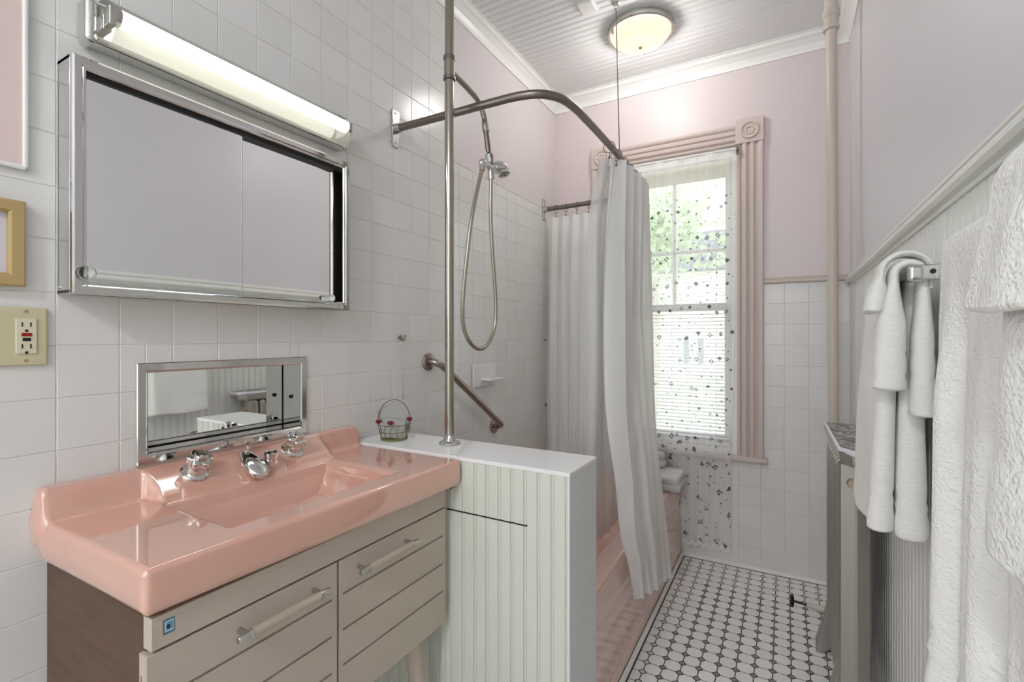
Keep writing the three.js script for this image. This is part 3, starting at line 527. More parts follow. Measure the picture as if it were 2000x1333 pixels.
{ // electrical plate
  const t = thing('outlet_plate', [0, 1.191, -0.333], 'ivory wall plate with a socket and red and black buttons at the left edge', 'outlet');
  part(t, 'plate', box(0.0012, 0.008, 1.191, 1.306, -0.39, -0.275, 0.003), M.plate);
  const r = part(t, 'receptacle', box(0.007, 0.0105, 1.214, 1.284, -0.3735, -0.3425, 0.002), M.device), zc = -0.358;
  for (const y of [1.272, 1.229]) {
    part(r, 'slot', [box(0.0095, 0.0108, y - 0.0045, y + 0.0045, zc - 0.0073, zc - 0.0051)], M.slot); part(r, 'slot', [box(0.0095, 0.0108, y - 0.0045, y + 0.0045, zc + 0.0051, zc + 0.0073)], M.slot);
    part(r, 'ground_hole', [lathe([[0.0027, 0], [0.0027, 0.0006], [0, 0.0006]], [0.0103, y - 0.0125, zc], [1, 0, 0], 14)], M.slot);
  }
  part(r, 'red_button', box(0.0095, 0.0122, 1.2485, 1.2555, zc - 0.0075, zc + 0.0075, 0.0008), M.red); part(r, 'black_button', box(0.0095, 0.0118, 1.239, 1.2455, zc - 0.006, zc + 0.006, 0.0008), M.black);
  for (const y of [1.2, 1.298]) part(t, 'screw', [lathe([[0.0035, 0], [0.003, 0.001], [0, 0.0016]], [0.008, y, zc], [1, 0, 0], 12)], M.brass);
}
{ // tan frame at the left edge
  const t = thing('picture_frame', [0, 1.345, -0.29], 'tan wooden frame around a pale panel, on the wall above the ivory plate', 'frame');
  const m = 0.0245, a = -0.355, b = -0.23, y0 = 1.346, y1 = 1.513;
  part(t, 'moulding', frameGeo([[0, 0], [0, 0.016], [0.003, 0.019], [m - 0.004, 0.019], [m, 0.014], [m, 0.002]], 0.0012, y0, y1, a, b), M.tan);
  part(t, 'panel', box(0.0012, 0.006, y0 + m, y1 - m, a + m, b - m), M.mat);
}
{ // painted panel at the top left
  const t = thing('wall_panel', [0, 1.575, -0.25], 'pale pink panel with a white beaded edge in the top left corner', 'panel');
  part(t, 'board', box(0.0012, 0.006, 1.585, 2.2, -0.354, -0.13, 0.001), std(0xe8d2cb, 0.35));
  part(t, 'edge_bead', [box(0.0012, 0.011, 1.577, 2.205, -0.3615, -0.353, 0.0035), box(0.0012, 0.011, 1.577, 1.586, -0.3615, -0.125, 0.0035)], M.white, 'white rounded edge');
}
{ // recessed steel tissue niche
  const n = NICHE, t = thing('wall_niche', [0, 0.946, -0.775], 'polished steel recessed wall niche with a mirror back above the sink taps', 'niche'), dx = -0.085;
  const fr = [[0, 0], [0, 0.003], [0.002, 0.005], [0.018, 0.005], [0.0215, 0.002], [0.0215, -0.004], [0, 0]];
  part(t, 'frame', frameGeo(fr, 0.0012, n.y0 - 0.0205, n.y1 + 0.0205, n.z0 - 0.0205, n.z1 + 0.0205), M.chrome);
  part(t, 'back', box(dx, dx + 0.003, n.y0 + 0.002, n.y1 - 0.002, n.z0 + 0.002, n.z1 - 0.002), M.mirror);
  part(t, 'lining', [box(dx, 0.003, n.y0 + 0.0005, n.y0 + 0.0025, n.z0 + 0.001, n.z1 - 0.001), box(dx, 0.003, n.y1 - 0.0025, n.y1 - 0.0005, n.z0 + 0.001, n.z1 - 0.001), box(dx, 0.003, n.y0 + 0.002, n.y1 - 0.002, n.z0 + 0.0005, n.z0 + 0.0025), box(dx, 0.003, n.y0 + 0.002, n.y1 - 0.002, n.z1 - 0.0025, n.z1 - 0.0005)], M.niche);
  for (const [y0, y1, z0, z1] of [[n.y0 + 0.0025, n.y0 + 0.0055, n.z0, n.z1], [n.y0, n.y1, n.z0 + 0.0025, n.z0 + 0.0048], [n.y0, n.y1, n.z1 - 0.005, n.z1 - 0.0025]]) part(t, 'seam', box(dx + 0.003, dx + 0.0042, y0, y1, z0, z1), M.dark);
  part(t, 'seam', box(-0.012, -0.009, n.y0 + 0.0025, n.y0 + 0.0033, n.z0 + 0.003, n.z1 - 0.003), M.dark);
  part(t, 'rod_socket', [lathe([[0.006, 0], [0.006, 0.004], [0.003, 0.004]], [-0.04, 1.06, n.z0 + 0.0025], [0, 0, 1], 14)], M.black);
}
{ // wire hook behind the basket
  const t = thing('wall_hook', [0, 1.24, -1.43], 'small chrome double hook with a long thin wire, on the wall above the basket', 'hook');
  part(t, 'back_plate', [lathe([[0.008, 0], [0.008, 0.003], [0.004, 0.006], [0, 0.006]], [0.0015, 1.245, -1.43], [1, 0, 0], 16)], M.oldsteel);
  for (const s of [-1, 1]) part(t, 'prong', [path([[0.005, 1.243, -1.43], [0.018, 1.235, -1.43 + s * 0.006], [0.022, 1.246, -1.43 + s * 0.009], [0.018, 1.256, -1.43 + s * 0.013]], 0.0036, 20, 8)], M.oldsteel);
  part(t, 'wire', [cyl([0.012, 1.235, -1.43], [0.012, 1.0, -1.437], 0.0018, 0.0018, 8)], M.steel);
}
{ // grab bar
  const t = thing('grab_bar', [0, 0.79, -1.87], 'slanted brownish metal grab bar on the tiled wall over the tub', 'grab bar');
  const A = [0.0015, 1.143, -1.605], B = [0.0015, 0.787, -2.135];
  for (const p of [A, B]) part(t, 'flange', [lathe([[0, 0.011], [0.018, 0.011], [0.034, 0.008], [0.038, 0.003], [0.038, 0]], p, [1, 0, 0], 28)], M.oldsteel);
  part(t, 'bar', [path([[0.006, A[1], A[2]], [0.03, A[1] - 0.001, A[2] - 0.002], [0.05, A[1] - 0.012, A[2] - 0.018], [0.056, A[1] - 0.04, A[2] - 0.06], [0.056, B[1] + 0.05, B[2] + 0.074], [0.055, B[1] + 0.014, B[2] + 0.021], [0.034, B[1] + 0.002, B[2] + 0.003], [0.006, B[1], B[2]]], 0.0145, 90, 16)], M.oldsteel);
}
{ // ceramic soap dish
  const t = thing('soap_dish', [0, 0.985, -2.03], 'white ceramic soap dish set in the tile behind the grab bar', 'soap dish');
  part(t, 'plate', box(0.0008, 0.014, 1.0, 1.11, -2.14, -1.93, 0.006, 3), M.ceramic);
  part(t, 'dish', box(0.008, 0.07, 1.03, 1.044, -2.12, -1.99, 0.006, 3), M.ceramic);
}
{ // pull cord in the far corner
  const t = thing('pull_cord', [0, 0.81, -2.74], 'thin pull cord with dark ends on the left wall beside the back shower curtain', 'cord');
  part(t, 'cord', [cyl([0.009, 0.83, -2.742], [0.009, 1.225, -2.738], 0.0022, 0.0022, 8)], M.cream);
  part(t, 'hook', [cyl([0.0012, 1.23, -2.738], [0.012, 1.23, -2.738], 0.007, 0.006)], M.bronze); part(t, 'weight', [cyl([0.009, 0.81, -2.742], [0.009, 0.832, -2.742], 0.0055)], M.bronze);
}
// ---------- basket on the half wall ----------
{
  const c = [0.108, HW.y, -1.285], t = thing('wire_basket', c, 'small wire basket trimmed with dark red roses, on the white ledge', 'basket');
  const ring = (y, r) => path(Array.from({ length: 16 }, (_, i) => [c[0] + r * Math.cos(i / 16 * 6.2832), c[1] + y, c[2] + r * Math.sin(i / 16 * 6.2832)]), 0.0012, 48, 6, true);
  const w = [ring(0.004, 0.045), ring(0.03, 0.051), ring(0.055, 0.056)];
  for (let i = 0; i < 14; i++) { const a = i / 14 * 6.2832, b = a + 0.22; w.push(path([[c[0] + 0.045 * Math.cos(a), c[1] + 0.003, c[2] + 0.045 * Math.sin(a)], [c[0] + 0.051 * Math.cos(b), c[1] + 0.03, c[2] + 0.051 * Math.sin(b)], [c[0] + 0.056 * Math.cos(a), c[1] + 0.055, c[2] + 0.056 * Math.sin(a)]], 0.001, 10, 5)); }
  part(t, 'wire_body', w, M.wire);
  part(t, 'base', [lathe([[0, 0.006], [0.044, 0.006], [0.047, 0.003], [0.046, 0.0005], [0, 0.0005]], c, [0, 1, 0], 24)], M.moss);
  const dir = V(0.83, 0, -0.56).normalize(); // across the line of sight
  part(t, 'handle', [path(Array.from({ length: 17 }, (_, i) => { const a = Math.PI * i / 16; return [c[0] + dir.x * 0.056 * Math.cos(a), c[1] + 0.052 + 0.088 * Math.pow(Math.sin(a), 0.8), c[2] + dir.z * 0.056 * Math.cos(a)]; }), 0.0015, 40, 6)], M.wire);
  for (const k of [-1, -0.05, 1]) {
    const p = [c[0] + dir.x * 0.054 * k + (1 - Math.abs(k)) * 0.03, c[1] + 0.066 + 0.004 * k, c[2] + dir.z * 0.054 * k + (1 - Math.abs(k)) * 0.047];
    const r = [ball(p, 0.0088, [1, 0.85, 1], 12)]; for (let i = 0; i < 5; i++) { const a = i * 1.257; r.push(ball([p[0] + 0.005 * Math.cos(a), p[1] + 0.001, p[2] + 0.005 * Math.sin(a)], 0.006, [1, 1, 1], 8)); }
    part(t, 'rose', r, M.rose);
  }
  const cl = (label, x, y, z, w2, h2, d2, rx, rz, name) => {
    const o = thing(name, [x, y, z], label, 'cloth');
    const g = new RoundedBoxGeometry(w2, h2, d2, 4, 0.0065), p = g.attributes.position; for (let i = 0; i < p.count; i++) { const a = p.getX(i), b = p.getY(i), q = p.getZ(i); p.setXYZ(i, a + 0.002 * Math.sin(b * 160), b + 0.003 * Math.sin(a * 120 + q * 90), q + 0.002 * Math.sin(a * 140)); } g.computeVertexNormals();
    const m = shadows(new THREE.Mesh(g.rotateX(rx).rotateZ(rz).rotateY(0.75), M.cloth)); m.name = 'folded_cloth'; o.add(m);
  };
  cl('tallest white folded cloth standing in the wire basket', c[0] - 0.012, c[1] + 0.065, c[2] - 0.014, 0.078, 0.118, 0.02, -0.12, 0.55, 'folded_cloth');
  cl('white folded cloth at the front of the wire basket', c[0] + 0.014, c[1] + 0.04, c[2] + 0.014, 0.078, 0.062, 0.026, 0.05, -0.1, 'folded_cloth');
}
// ---------- shower ----------
{
  const px = 0.328, pz = -1.316, t = thing('shower_pole', [px, HW.y, pz], 'tall chrome shower pipe standing on the white half wall up to the ceiling', 'pipe');
  part(t, 'pole', cyl([px, HW.y + 0.002, pz], [px, H - 0.002, pz], 0.0152, 0.0152, 28), M.nickel);
  part(t, 'flange', [lathe([[0.034, 0.0005], [0.036, 0.004], [0.033, 0.009], [0.022, 0.013], [0.0185, 0.022], [0.0165, 0.03], [0.0152, 0.032]], [px, HW.y, pz], [0, 1, 0], 32)], M.chrome);
  part(t, 'tee', [cyl([px, 2.128, pz], [px, 2.19, pz], 0.0182, 0.0182, 28)], M.nickel);
  for (const y of [2.122, 2.19]) part(t, 'collar', [lathe([[0.015, -0.007], [0.0205, -0.006], [0.0205, 0.006], [0.015, 0.007]], [px, y, pz], [0, 1, 0], 28)], M.bronze);
  part(t, 'arm', [path([[px, 2.148, pz - 0.015], [px, 2.146, pz - 0.035], [px, 2.137, pz - 0.11], [px, 2.12, pz - 0.18], [px, 2.08, pz - 0.215], [px, 2.05, pz - 0.225]], 0.0105, 50, 16)], M.nickel);
  part(t, 'joint', [cyl([px, 2.056, pz - 0.223], [px, 2.028, pz - 0.23], 0.0135), cyl([px, 2.034, pz - 0.229], [px, 2.028, pz - 0.23], 0.0145)], M.steel);
  part(t, 'drop_pipe', [cyl([px, 2.03, pz - 0.229], [px, 1.957, pz - 0.247], 0.0105)], M.bronze);
}
{
  const px = 0.328, t = thing('hand_shower', [px, 1.2, -1.53], 'chrome hand shower on its bracket with a long looping hose', 'shower');
  const hg = new THREE.SphereGeometry(1, 28, 18), hp = hg.attributes.position;
  for (let i = 0; i < hp.count; i++) { const x = hp.getX(i), y = hp.getY(i), z = hp.getZ(i); hp.setXYZ(i, x * 0.036, (y > 0 ? y * 0.03 : y * 0.022), z * 0.052); } hg.computeVertexNormals();
  const h = part(t, 'head', [hg.rotateX(0.2).translate(px, 1.918, -1.645)], M.chrome);
  part(h, 'spray_face', [lathe([[0, 0.004], [0.018, 0.003], [0.024, 0], [0.025, -0.006]], [px, 1.9, -1.684], [0, -0.75, -0.6], 28)], M.chrome);
  part(t, 'bracket', [lathe([[0.014, -0.02], [0.019, -0.014], [0.019, 0.016], [0.012, 0.024]], [px, 1.93, -1.572], [0, 1, 0], 20), box(px - 0.012, px + 0.012, 1.893, 1.912, -1.64, -1.52, 0.007, 3), ball([px, 1.9, -1.522], 0.016, [1, 1.1, 1.2])], M.chrome);
  part(t, 'hose_nut', [cyl([px, 1.858, -1.583], [px, 1.895, -1.578], 0.0145, 0.0115, 16)], M.steel);
  part(t, 'hose_nut', [cyl([px, 1.872, -1.519], [px, 1.893, -1.522], 0.011, 0.012, 16)], M.steel);
  const pts = [[1.88, -1.52], [1.847, -1.513], [1.72, -1.474], [1.597, -1.449], [1.354, -1.416], [1.282, -1.426], [1.232, -1.462], [1.202, -1.527], [1.221, -1.59], [1.285, -1.634], [1.366, -1.639], [1.604, -1.604], [1.75, -1.586], [1.865, -1.582]];
  const curve = new THREE.CatmullRomCurve3(pts.map(([y, z], i) => V(px - 0.02 * Math.sin(i / 13 * Math.PI), y, z)), false, 'centripetal');
  const N = 420, hoseG = new THREE.TubeGeometry(curve, N, 0.0072, 10), P = hoseG.attributes.position, q = V(0, 0, 0), n = V(0, 0, 0);
  for (let i = 0; i <= N; i++) { curve.getPointAt(i / N, q); const k = i % 2 ? 1.1 : 0.94; for (let j = 0; j <= 10; j++) { const a = i * 11 + j; n.fromBufferAttribute(P, a).sub(q).multiplyScalar(k).add(q); P.setXYZ(a, n.x, n.y, n.z); } }
  hoseG.computeVertexNormals();
  part(t, 'hose', hoseG, M.hose);
}
const RY = 2.052;
{
  const t = thing('curtain_rod', [0.34, RY - 0.06, -2.05], 'dark U-shaped metal shower curtain rod around the tub', 'curtain rod');
  part(t, 'rod', path([[0.03, RY, -1.402], [0.15, RY, -1.404], [0.3, RY, -1.406], [0.45, RY, -1.408], [0.54, RY, -1.413], [0.61, RY, -1.436], [0.655, RY, -1.49], [0.672, RY, -1.57], [0.676, RY, -1.7], [0.676, RY, -1.95], [0.672, RY, -2.2], [0.668, RY, -2.5], [0.655, RY, -2.61], [0.62, RY - 0.002, -2.68], [0.55, RY - 0.004, -2.715], [0.4, RY - 0.006, -2.72], [0.2, RY - 0.008, -2.722], [0.03, RY - 0.009, -2.722]], 0.0142, 200, 18), M.bronze);
  for (const [y, z, s] of [[RY, -1.402, 1.0], [RY - 0.009, -2.722, 0.9]]) {
    const sh = new THREE.Shape(); sh.moveTo(-0.012 * s, -0.07 * s); sh.bezierCurveTo(-0.02 * s, -0.05 * s, -0.012 * s, -0.03 * s, -0.02 * s, 0); sh.bezierCurveTo(-0.012 * s, 0.03 * s, -0.024 * s, 0.05 * s, -0.018 * s, 0.07 * s); sh.lineTo(0.018 * s, 0.07 * s); sh.bezierCurveTo(0.024 * s, 0.05 * s, 0.012 * s, 0.03 * s, 0.02 * s, 0); sh.bezierCurveTo(0.012 * s, -0.03 * s, 0.02 * s, -0.05 * s, 0.012 * s, -0.07 * s);
    const f = part(t, 'flange', [new THREE.ExtrudeGeometry(sh, { depth: 0.004, bevelEnabled: true, bevelSize: 0.0015, bevelThickness: 0.0015, bevelSegments: 2 }).rotateY(Math.PI / 2).translate(0.003, y, z), cyl([0.004, y, z], [0.034, y, z], 0.019, 0.0165)], M.steel);
    for (const k of [-1, 1]) part(f, 'screw', [lathe([[0.004, 0], [0.003, 0.0015], [0, 0.002]], [0.0085, y + k * 0.058 * s, z + 0.004], [1, 0, 0], 10)], M.bronze);
  }
}
{
  const t = thing('rod_hanger', [0.65, RY, -2.13], 'thin wire hanging from a ceiling hook to hold up the curtain rod', 'wire');
  part(t, 'wire', [cyl([0.64, H - 0.03, -2.165], [0.676, RY + 0.0148, -2.1], 0.0022, 0.0022, 8)], M.bronze);
  part(t, 'ceiling_plate', [lathe([[0.022, 0], [0.02, 0.008], [0.008, 0.012], [0, 0.012]], [0.64, H - 0.0006, -2.165], [0, -1, 0], 20)], M.steel);
  part(t, 'hook', [path([[0.64, H - 0.012, -2.165], [0.65, H - 0.02, -2.165], [0.65, H - 0.034, -2.165], [0.64, H - 0.038, -2.165], [0.632, H - 0.03, -2.165]], 0.003, 24, 8)], M.steel);
}
{ // curtains
  const curve = (pts) => { const c = new THREE.CatmullRomCurve3(pts.map((p) => V(...p)), false, 'centripetal'); return (v) => c.getPointAt(v); };
  const sheet = (N, Fa, folds, amp, phase, nu, nv, flat = 0) => grid(nu, nv, (u, v) => {
    const a = N(v), b = Fa(v), p = a.clone().lerp(b, u), dir = b.clone().sub(a).setY(0).normalize(), nrm = V(dir.z, 0, -dir.x);
    const f = Math.sin(u * folds * 6.2832 + phase + 0.7 * Math.sin(v * 3 + u * 4)), g = Math.sin(u * folds * 3.1 + 1.3 + v * 2);
    const am = amp * (0.75 + 0.4 * Math.sin(v * 2.5 + u * 3)) * (1 - flat * v);
    p.addScaledVector(nrm, f * am + g * am * 0.4 + 0.006 * Math.sin(v * 7 + u * 9)).addScaledVector(dir, 0.35 * am * Math.cos(u * folds * 12.56));
    return [p.x, p.y, p.z, u * 1.2, v * 1.9];
  });
  const o = thing('shower_curtain', [0.68, 0.2, -2.2], 'white shower curtain gathered on the rod and hanging outside the tub over its rim', 'curtain');
  const oN = curve([[0.69, 2.028, -2.03], [0.69, 1.587, -1.962], [0.75, 0.978, -1.743], [0.8, 0.72, -1.685], [0.825, 0.55, -1.66], [0.83, 0.42, -1.735], [0.83, 0.25, -1.815]]);
  const oF = curve([[0.685, 2.03, -2.58], [0.685, 1.685, -2.624], [0.69, 1.299, -2.651], [0.75, 0.86, -2.48], [0.81, 0.64, -2.31], [0.842, 0.43, -2.265], [0.858, 0.285, -2.25], [0.87, 0.165, -2.233]]);
  part(o, 'panel', sheet(oN, oF, 5.5, 0.028, 0.4, 160, 90, 0.45), M.curtain);
  const li = thing('shower_curtain', [0.62, 0.3, -2.2], 'thin white shower liner hanging inside the tub behind the gathered curtain', 'curtain');
  const lN = curve([[0.635, 2.028, -2.01], [0.615, 1.786, -1.955], [0.6, 1.371, -1.95], [0.59, 0.945, -1.95], [0.58, 0.65, -1.96], [0.575, 0.33, -1.97]]);
  const lF = curve([[0.63, 2.028, -2.5], [0.615, 1.7, -2.45], [0.6, 1.3, -2.45], [0.61, 0.9, -2.4], [0.6, 0.33, -2.4]]);
  part(li, 'panel', sheet(lN, lF, 4.5, 0.022, 2.0, 120, 70, 0.2), M.liner);
  const bk = thing('shower_curtain', [0.3, 0.42, -2.72], 'white shower curtain hanging across the far end of the tub', 'curtain');
  const bN = curve([[0.025, 1.985, -2.718], [0.022, 1.5, -2.715], [0.03, 0.5, -2.7]]), bF = curve([[0.585, 1.985, -2.712], [0.58, 1.4, -2.7], [0.575, 0.5, -2.69]]);
  part(bk, 'panel', sheet(bN, bF, 8, 0.017, 0, 180, 40), M.curtain);
  // rings
  const ringG = new THREE.TorusGeometry(0.024, 0.0018, 8, 28), hookG = path([[0, -0.024, 0], [0.002, -0.034, 0], [0, -0.042, 0.002]], 0.0016, 10, 6), beadG = ball([0, -0.045, 0], 0.005, [1, 1, 1], 10);
  const ring = (x, y, z, turn, label, group) => { const r = thing('curtain_ring', [x, y, z], label, 'curtain ring', group); const add = (n, g, m) => { const k = shadows(new THREE.Mesh(g, m)); k.name = n; k.rotation.y = turn; r.add(k); }; add('ring', ringG, M.bronze); add('hook', hookG, M.bronze); add('bead', beadG, M.bronze); };
  const zs = [-1.957, -2.06, -2.16, -2.26, -2.36, -2.45, -2.525, -2.585], nth = ['first', 'second', 'third', 'fourth', 'fifth', 'sixth', 'seventh', 'eighth'];
  zs.forEach((z, i) => ring(lerp(0.676, 0.664, i / 7), RY - 0.0085, z, rr(-0.25, 0.25), `dark metal ring holding the gathered shower curtain, ${nth[i]} from the bend of the rod`, 'rings of the gathered shower curtain'));
  [0.09, 0.155, 0.225, 0.3, 0.385, 0.47, 0.55].forEach((x, i) => ring(x, RY - 0.0165, -2.72, Math.PI / 2 + rr(-0.2, 0.2), `thin metal ring holding the far shower curtain, ${nth[i]} from the tiled wall`, 'rings of the far shower curtain'));
}
// ---------- tub ----------
{
  const t = thing('bathtub', [0.4, 0, -2.15], 'glossy pink enamelled bathtub built in behind the half wall', 'bathtub');
  const x0 = 0.004, x1 = 0.79, z0 = -L + 0.004, z1 = HW.z0 - 0.004, ry = 0.43;
  const rr4 = (a0, a1, b0, b1, r, S) => { S.moveTo(a0 + r, b0); S.lineTo(a1 - r, b0); S.absarc(a1 - r, b0 + r, r, -Math.PI / 2, 0); S.lineTo(a1, b1 - r); S.absarc(a1 - r, b1 - r, r, 0, Math.PI / 2); S.lineTo(a0 + r, b1); S.absarc(a0 + r, b1 - r, r, Math.PI / 2, Math.PI); S.lineTo(a0, b0 + r); S.absarc(a0 + r, b0 + r, r, Math.PI, Math.PI * 1.5); return S; };
  const rim = rr4(x0 + 0.012, x1 - 0.012, -z1 + 0.012, -z0 - 0.012, 0.012, new THREE.Shape()); const ix0 = 0.075, ix1 = 0.715, iz0 = -1.47, iz1 = -2.83; rim.holes.push(rr4(ix0, ix1, -iz0, -iz1, 0.12, new THREE.Path()));
  part(t, 'rim', [toCreasedNormals(new THREE.ExtrudeGeometry(rim, { depth: 0.012, bevelEnabled: true, bevelSize: 0.012, bevelThickness: 0.012, bevelSegments: 5, curveSegments: 10 }), 0.7).rotateX(-Math.PI / 2).translate(0, ry - 0.024, 0)], M.tub);
  // inner shell
  const loop = (a0, a1, b0, b1, r) => rr4(a0, a1, b0, b1, r, new THREE.Path()).getSpacedPoints(96);
  const lv = [[0, 0.418, 0.12], [0.012, 0.4, 0.12], [0.03, 0.3, 0.12], [0.05, 0.16, 0.13], [0.075, 0.09, 0.13], [0.12, 0.065, 0.12], [0.2, 0.06, 0.1], [0.3, 0.058, 0.015]];
  const rows = lv.map(([i, y, r]) => loop(ix0 + i, ix1 - i, -iz0 + i, -iz1 - i, r).map((p) => [p.x, y, -p.y]));
  part(t, 'inner_shell', grid(96, lv.length - 1, (u, v) => rows[Math.round(v * (lv.length - 1))][Math.round(u * 96)]), M.tub);
  // front apron with a recessed panel line
  const ap = [[0, 0], [0.02, 0], [0.022, 0.05], [0.019, 0.06], [0.016, 0.065], [0.012, 0.3], [0.015, 0.325], [0.014, 0.36], [0.011, 0.412], [0, 0.412]];
  part(t, 'apron', sweep(ap, [x1 - 0.013, 0.002, z0], [x1 - 0.013, 0.002, z1], [1, 0, 0], [0, 1, 0]), M.tub);
  part(t, 'end_panel', [box(x0, x1 - 0.02, 0.002, ry - 0.02, z1 - 0.012, z1), box(x0, x1 - 0.02, 0.002, ry - 0.02, z0, z0 + 0.01)], M.tub);
  const s = struct('baseboard_tub'); part(s, 'base_strip', sweep([[0, 0], [0.014, 0], [0.014, 0.006], [0.006, 0.014], [0, 0.015]], [0.8, 0, -L + 0.01], [0.8, 0, HW.z0 - 0.005], [1, 0, 0], [0, 1, 0]), M.octagon[1]);
  part(s, 'caulk_line', box(0.814, 0.819, -0.001, 0.0012, -L + 0.026, HW.z0), M.floorGrout);
}
{ // folded towels on the tub corner
  const fold = (name, label, x0, x1, y0, y1, z0, z1, n) => {
    const t = thing(name, [(x0 + x1) / 2, y0, (z0 + z1) / 2], label, 'towel'), h = (y1 - y0) / n;
    for (let i = 0; i < n; i++) {
      const g = box(x0 + 0.004 * i, x1 - 0.006 * (i % 2), y0 + i * h, y0 + (i + 1) * h + 0.003, z0 + 0.004 * i, z1 - 0.003 * i, h * 0.48, 5), p = g.attributes.position;
      for (let k = 0; k < p.count; k++) { const x = p.getX(k), z = p.getZ(k), e = clamp((x - (x0 + x1) / 2) / (x1 - x0) * 2); p.setY(k, p.getY(k) + 0.004 * Math.sin(x * 26 + i) * Math.sin(z * 19) - 0.008 * e * e * (i / n)); }
      g.computeVertexNormals(); part(t, 'fold', g, M.terryFine);
    }
  };
  fold('folded_towel', 'thick white folded towel lying on the far corner of the tub', 0.61, 0.842, 0.431, 0.512, -L + 0.085, -2.6, 2);
  fold('folded_towel', 'thinner white folded cloth stacked behind on top of the thick towel', 0.61, 0.735, 0.516, 0.6, -L + 0.085, -2.74, 2);
}
// ---------- ceiling lamp, ceiling plate ----------
function domeLamp(cx, cz, label, I, warm) {
  const t = thing('ceiling_light', [cx, H, cz], label, 'ceiling light');
  part(t, 'pan', [lathe([[0.0, 0.001], [0.156, 0.001], [0.162, 0.006], [0.16, 0.026], [0.154, 0.032], [0.147, 0.03], [0.145, 0.02], [0, 0.02]], [cx, H, cz], [0, -1, 0], 56)], M.steel);
  part(t, 'glass_bowl', [lathe([[0.146, 0.026], [0.142, 0.04], [0.125, 0.06], [0.098, 0.077], [0.06, 0.089], [0.025, 0.094], [0, 0.095]], [cx, H, cz], [0, -1, 0], 56)], std(0xe6d2bf, 0.25, 0, { emissive: 0xffdcc2, emissiveIntensity: LIGHT.domeGlow }), 'glowing cream glass bowl');
  for (const a of [2.4, -0.3, 4.6]) part(t, 'clip', [box(cx + 0.148 * Math.cos(a) - 0.006, cx + 0.148 * Math.cos(a) + 0.006, H - 0.05, H - 0.02, cz + 0.148 * Math.sin(a) - 0.006, cz + 0.148 * Math.sin(a) + 0.006, 0.002)], M.brass);
  part(t, 'finial', [lathe([[0.008, 0], [0.01, 0.004], [0.007, 0.009], [0, 0.011]], [cx, H - 0.094, cz], [0, -1, 0], 16)], M.brass);
  const l = new THREE.PointLight(warm, I, 0, 2); l.position.set(cx, H - 0.055, cz); l.castShadow = true; l.shadow.radius = 5; l.name = 'lamp_glow'; scene.add(l);
}
domeLamp(0.688, -2.41, 'round ceiling light with a glowing cream glass bowl over the tub', LIGHT.dome, 0xf8f6f6);
domeLamp(1.02, 1.6, 'unseen round ceiling light behind the viewer, placed to light the room from behind', LIGHT.back, 0xeff5ff);  // out of view; placed to light the left wall, towels and floor
{
  const t = thing('ceiling_plate', [0.515, H, -2.13], 'small white square cover plate on the ceiling beside the round light', 'cover plate');
  part(t, 'cover', box(0.48, 0.55, H - 0.014, H - 0.0002, -2.165, -2.085, 0.003), M.white);
  part(t, 'rim', box(0.474, 0.556, H - 0.005, H - 0.0001, -2.171, -2.079, 0.002), M.partition);
}
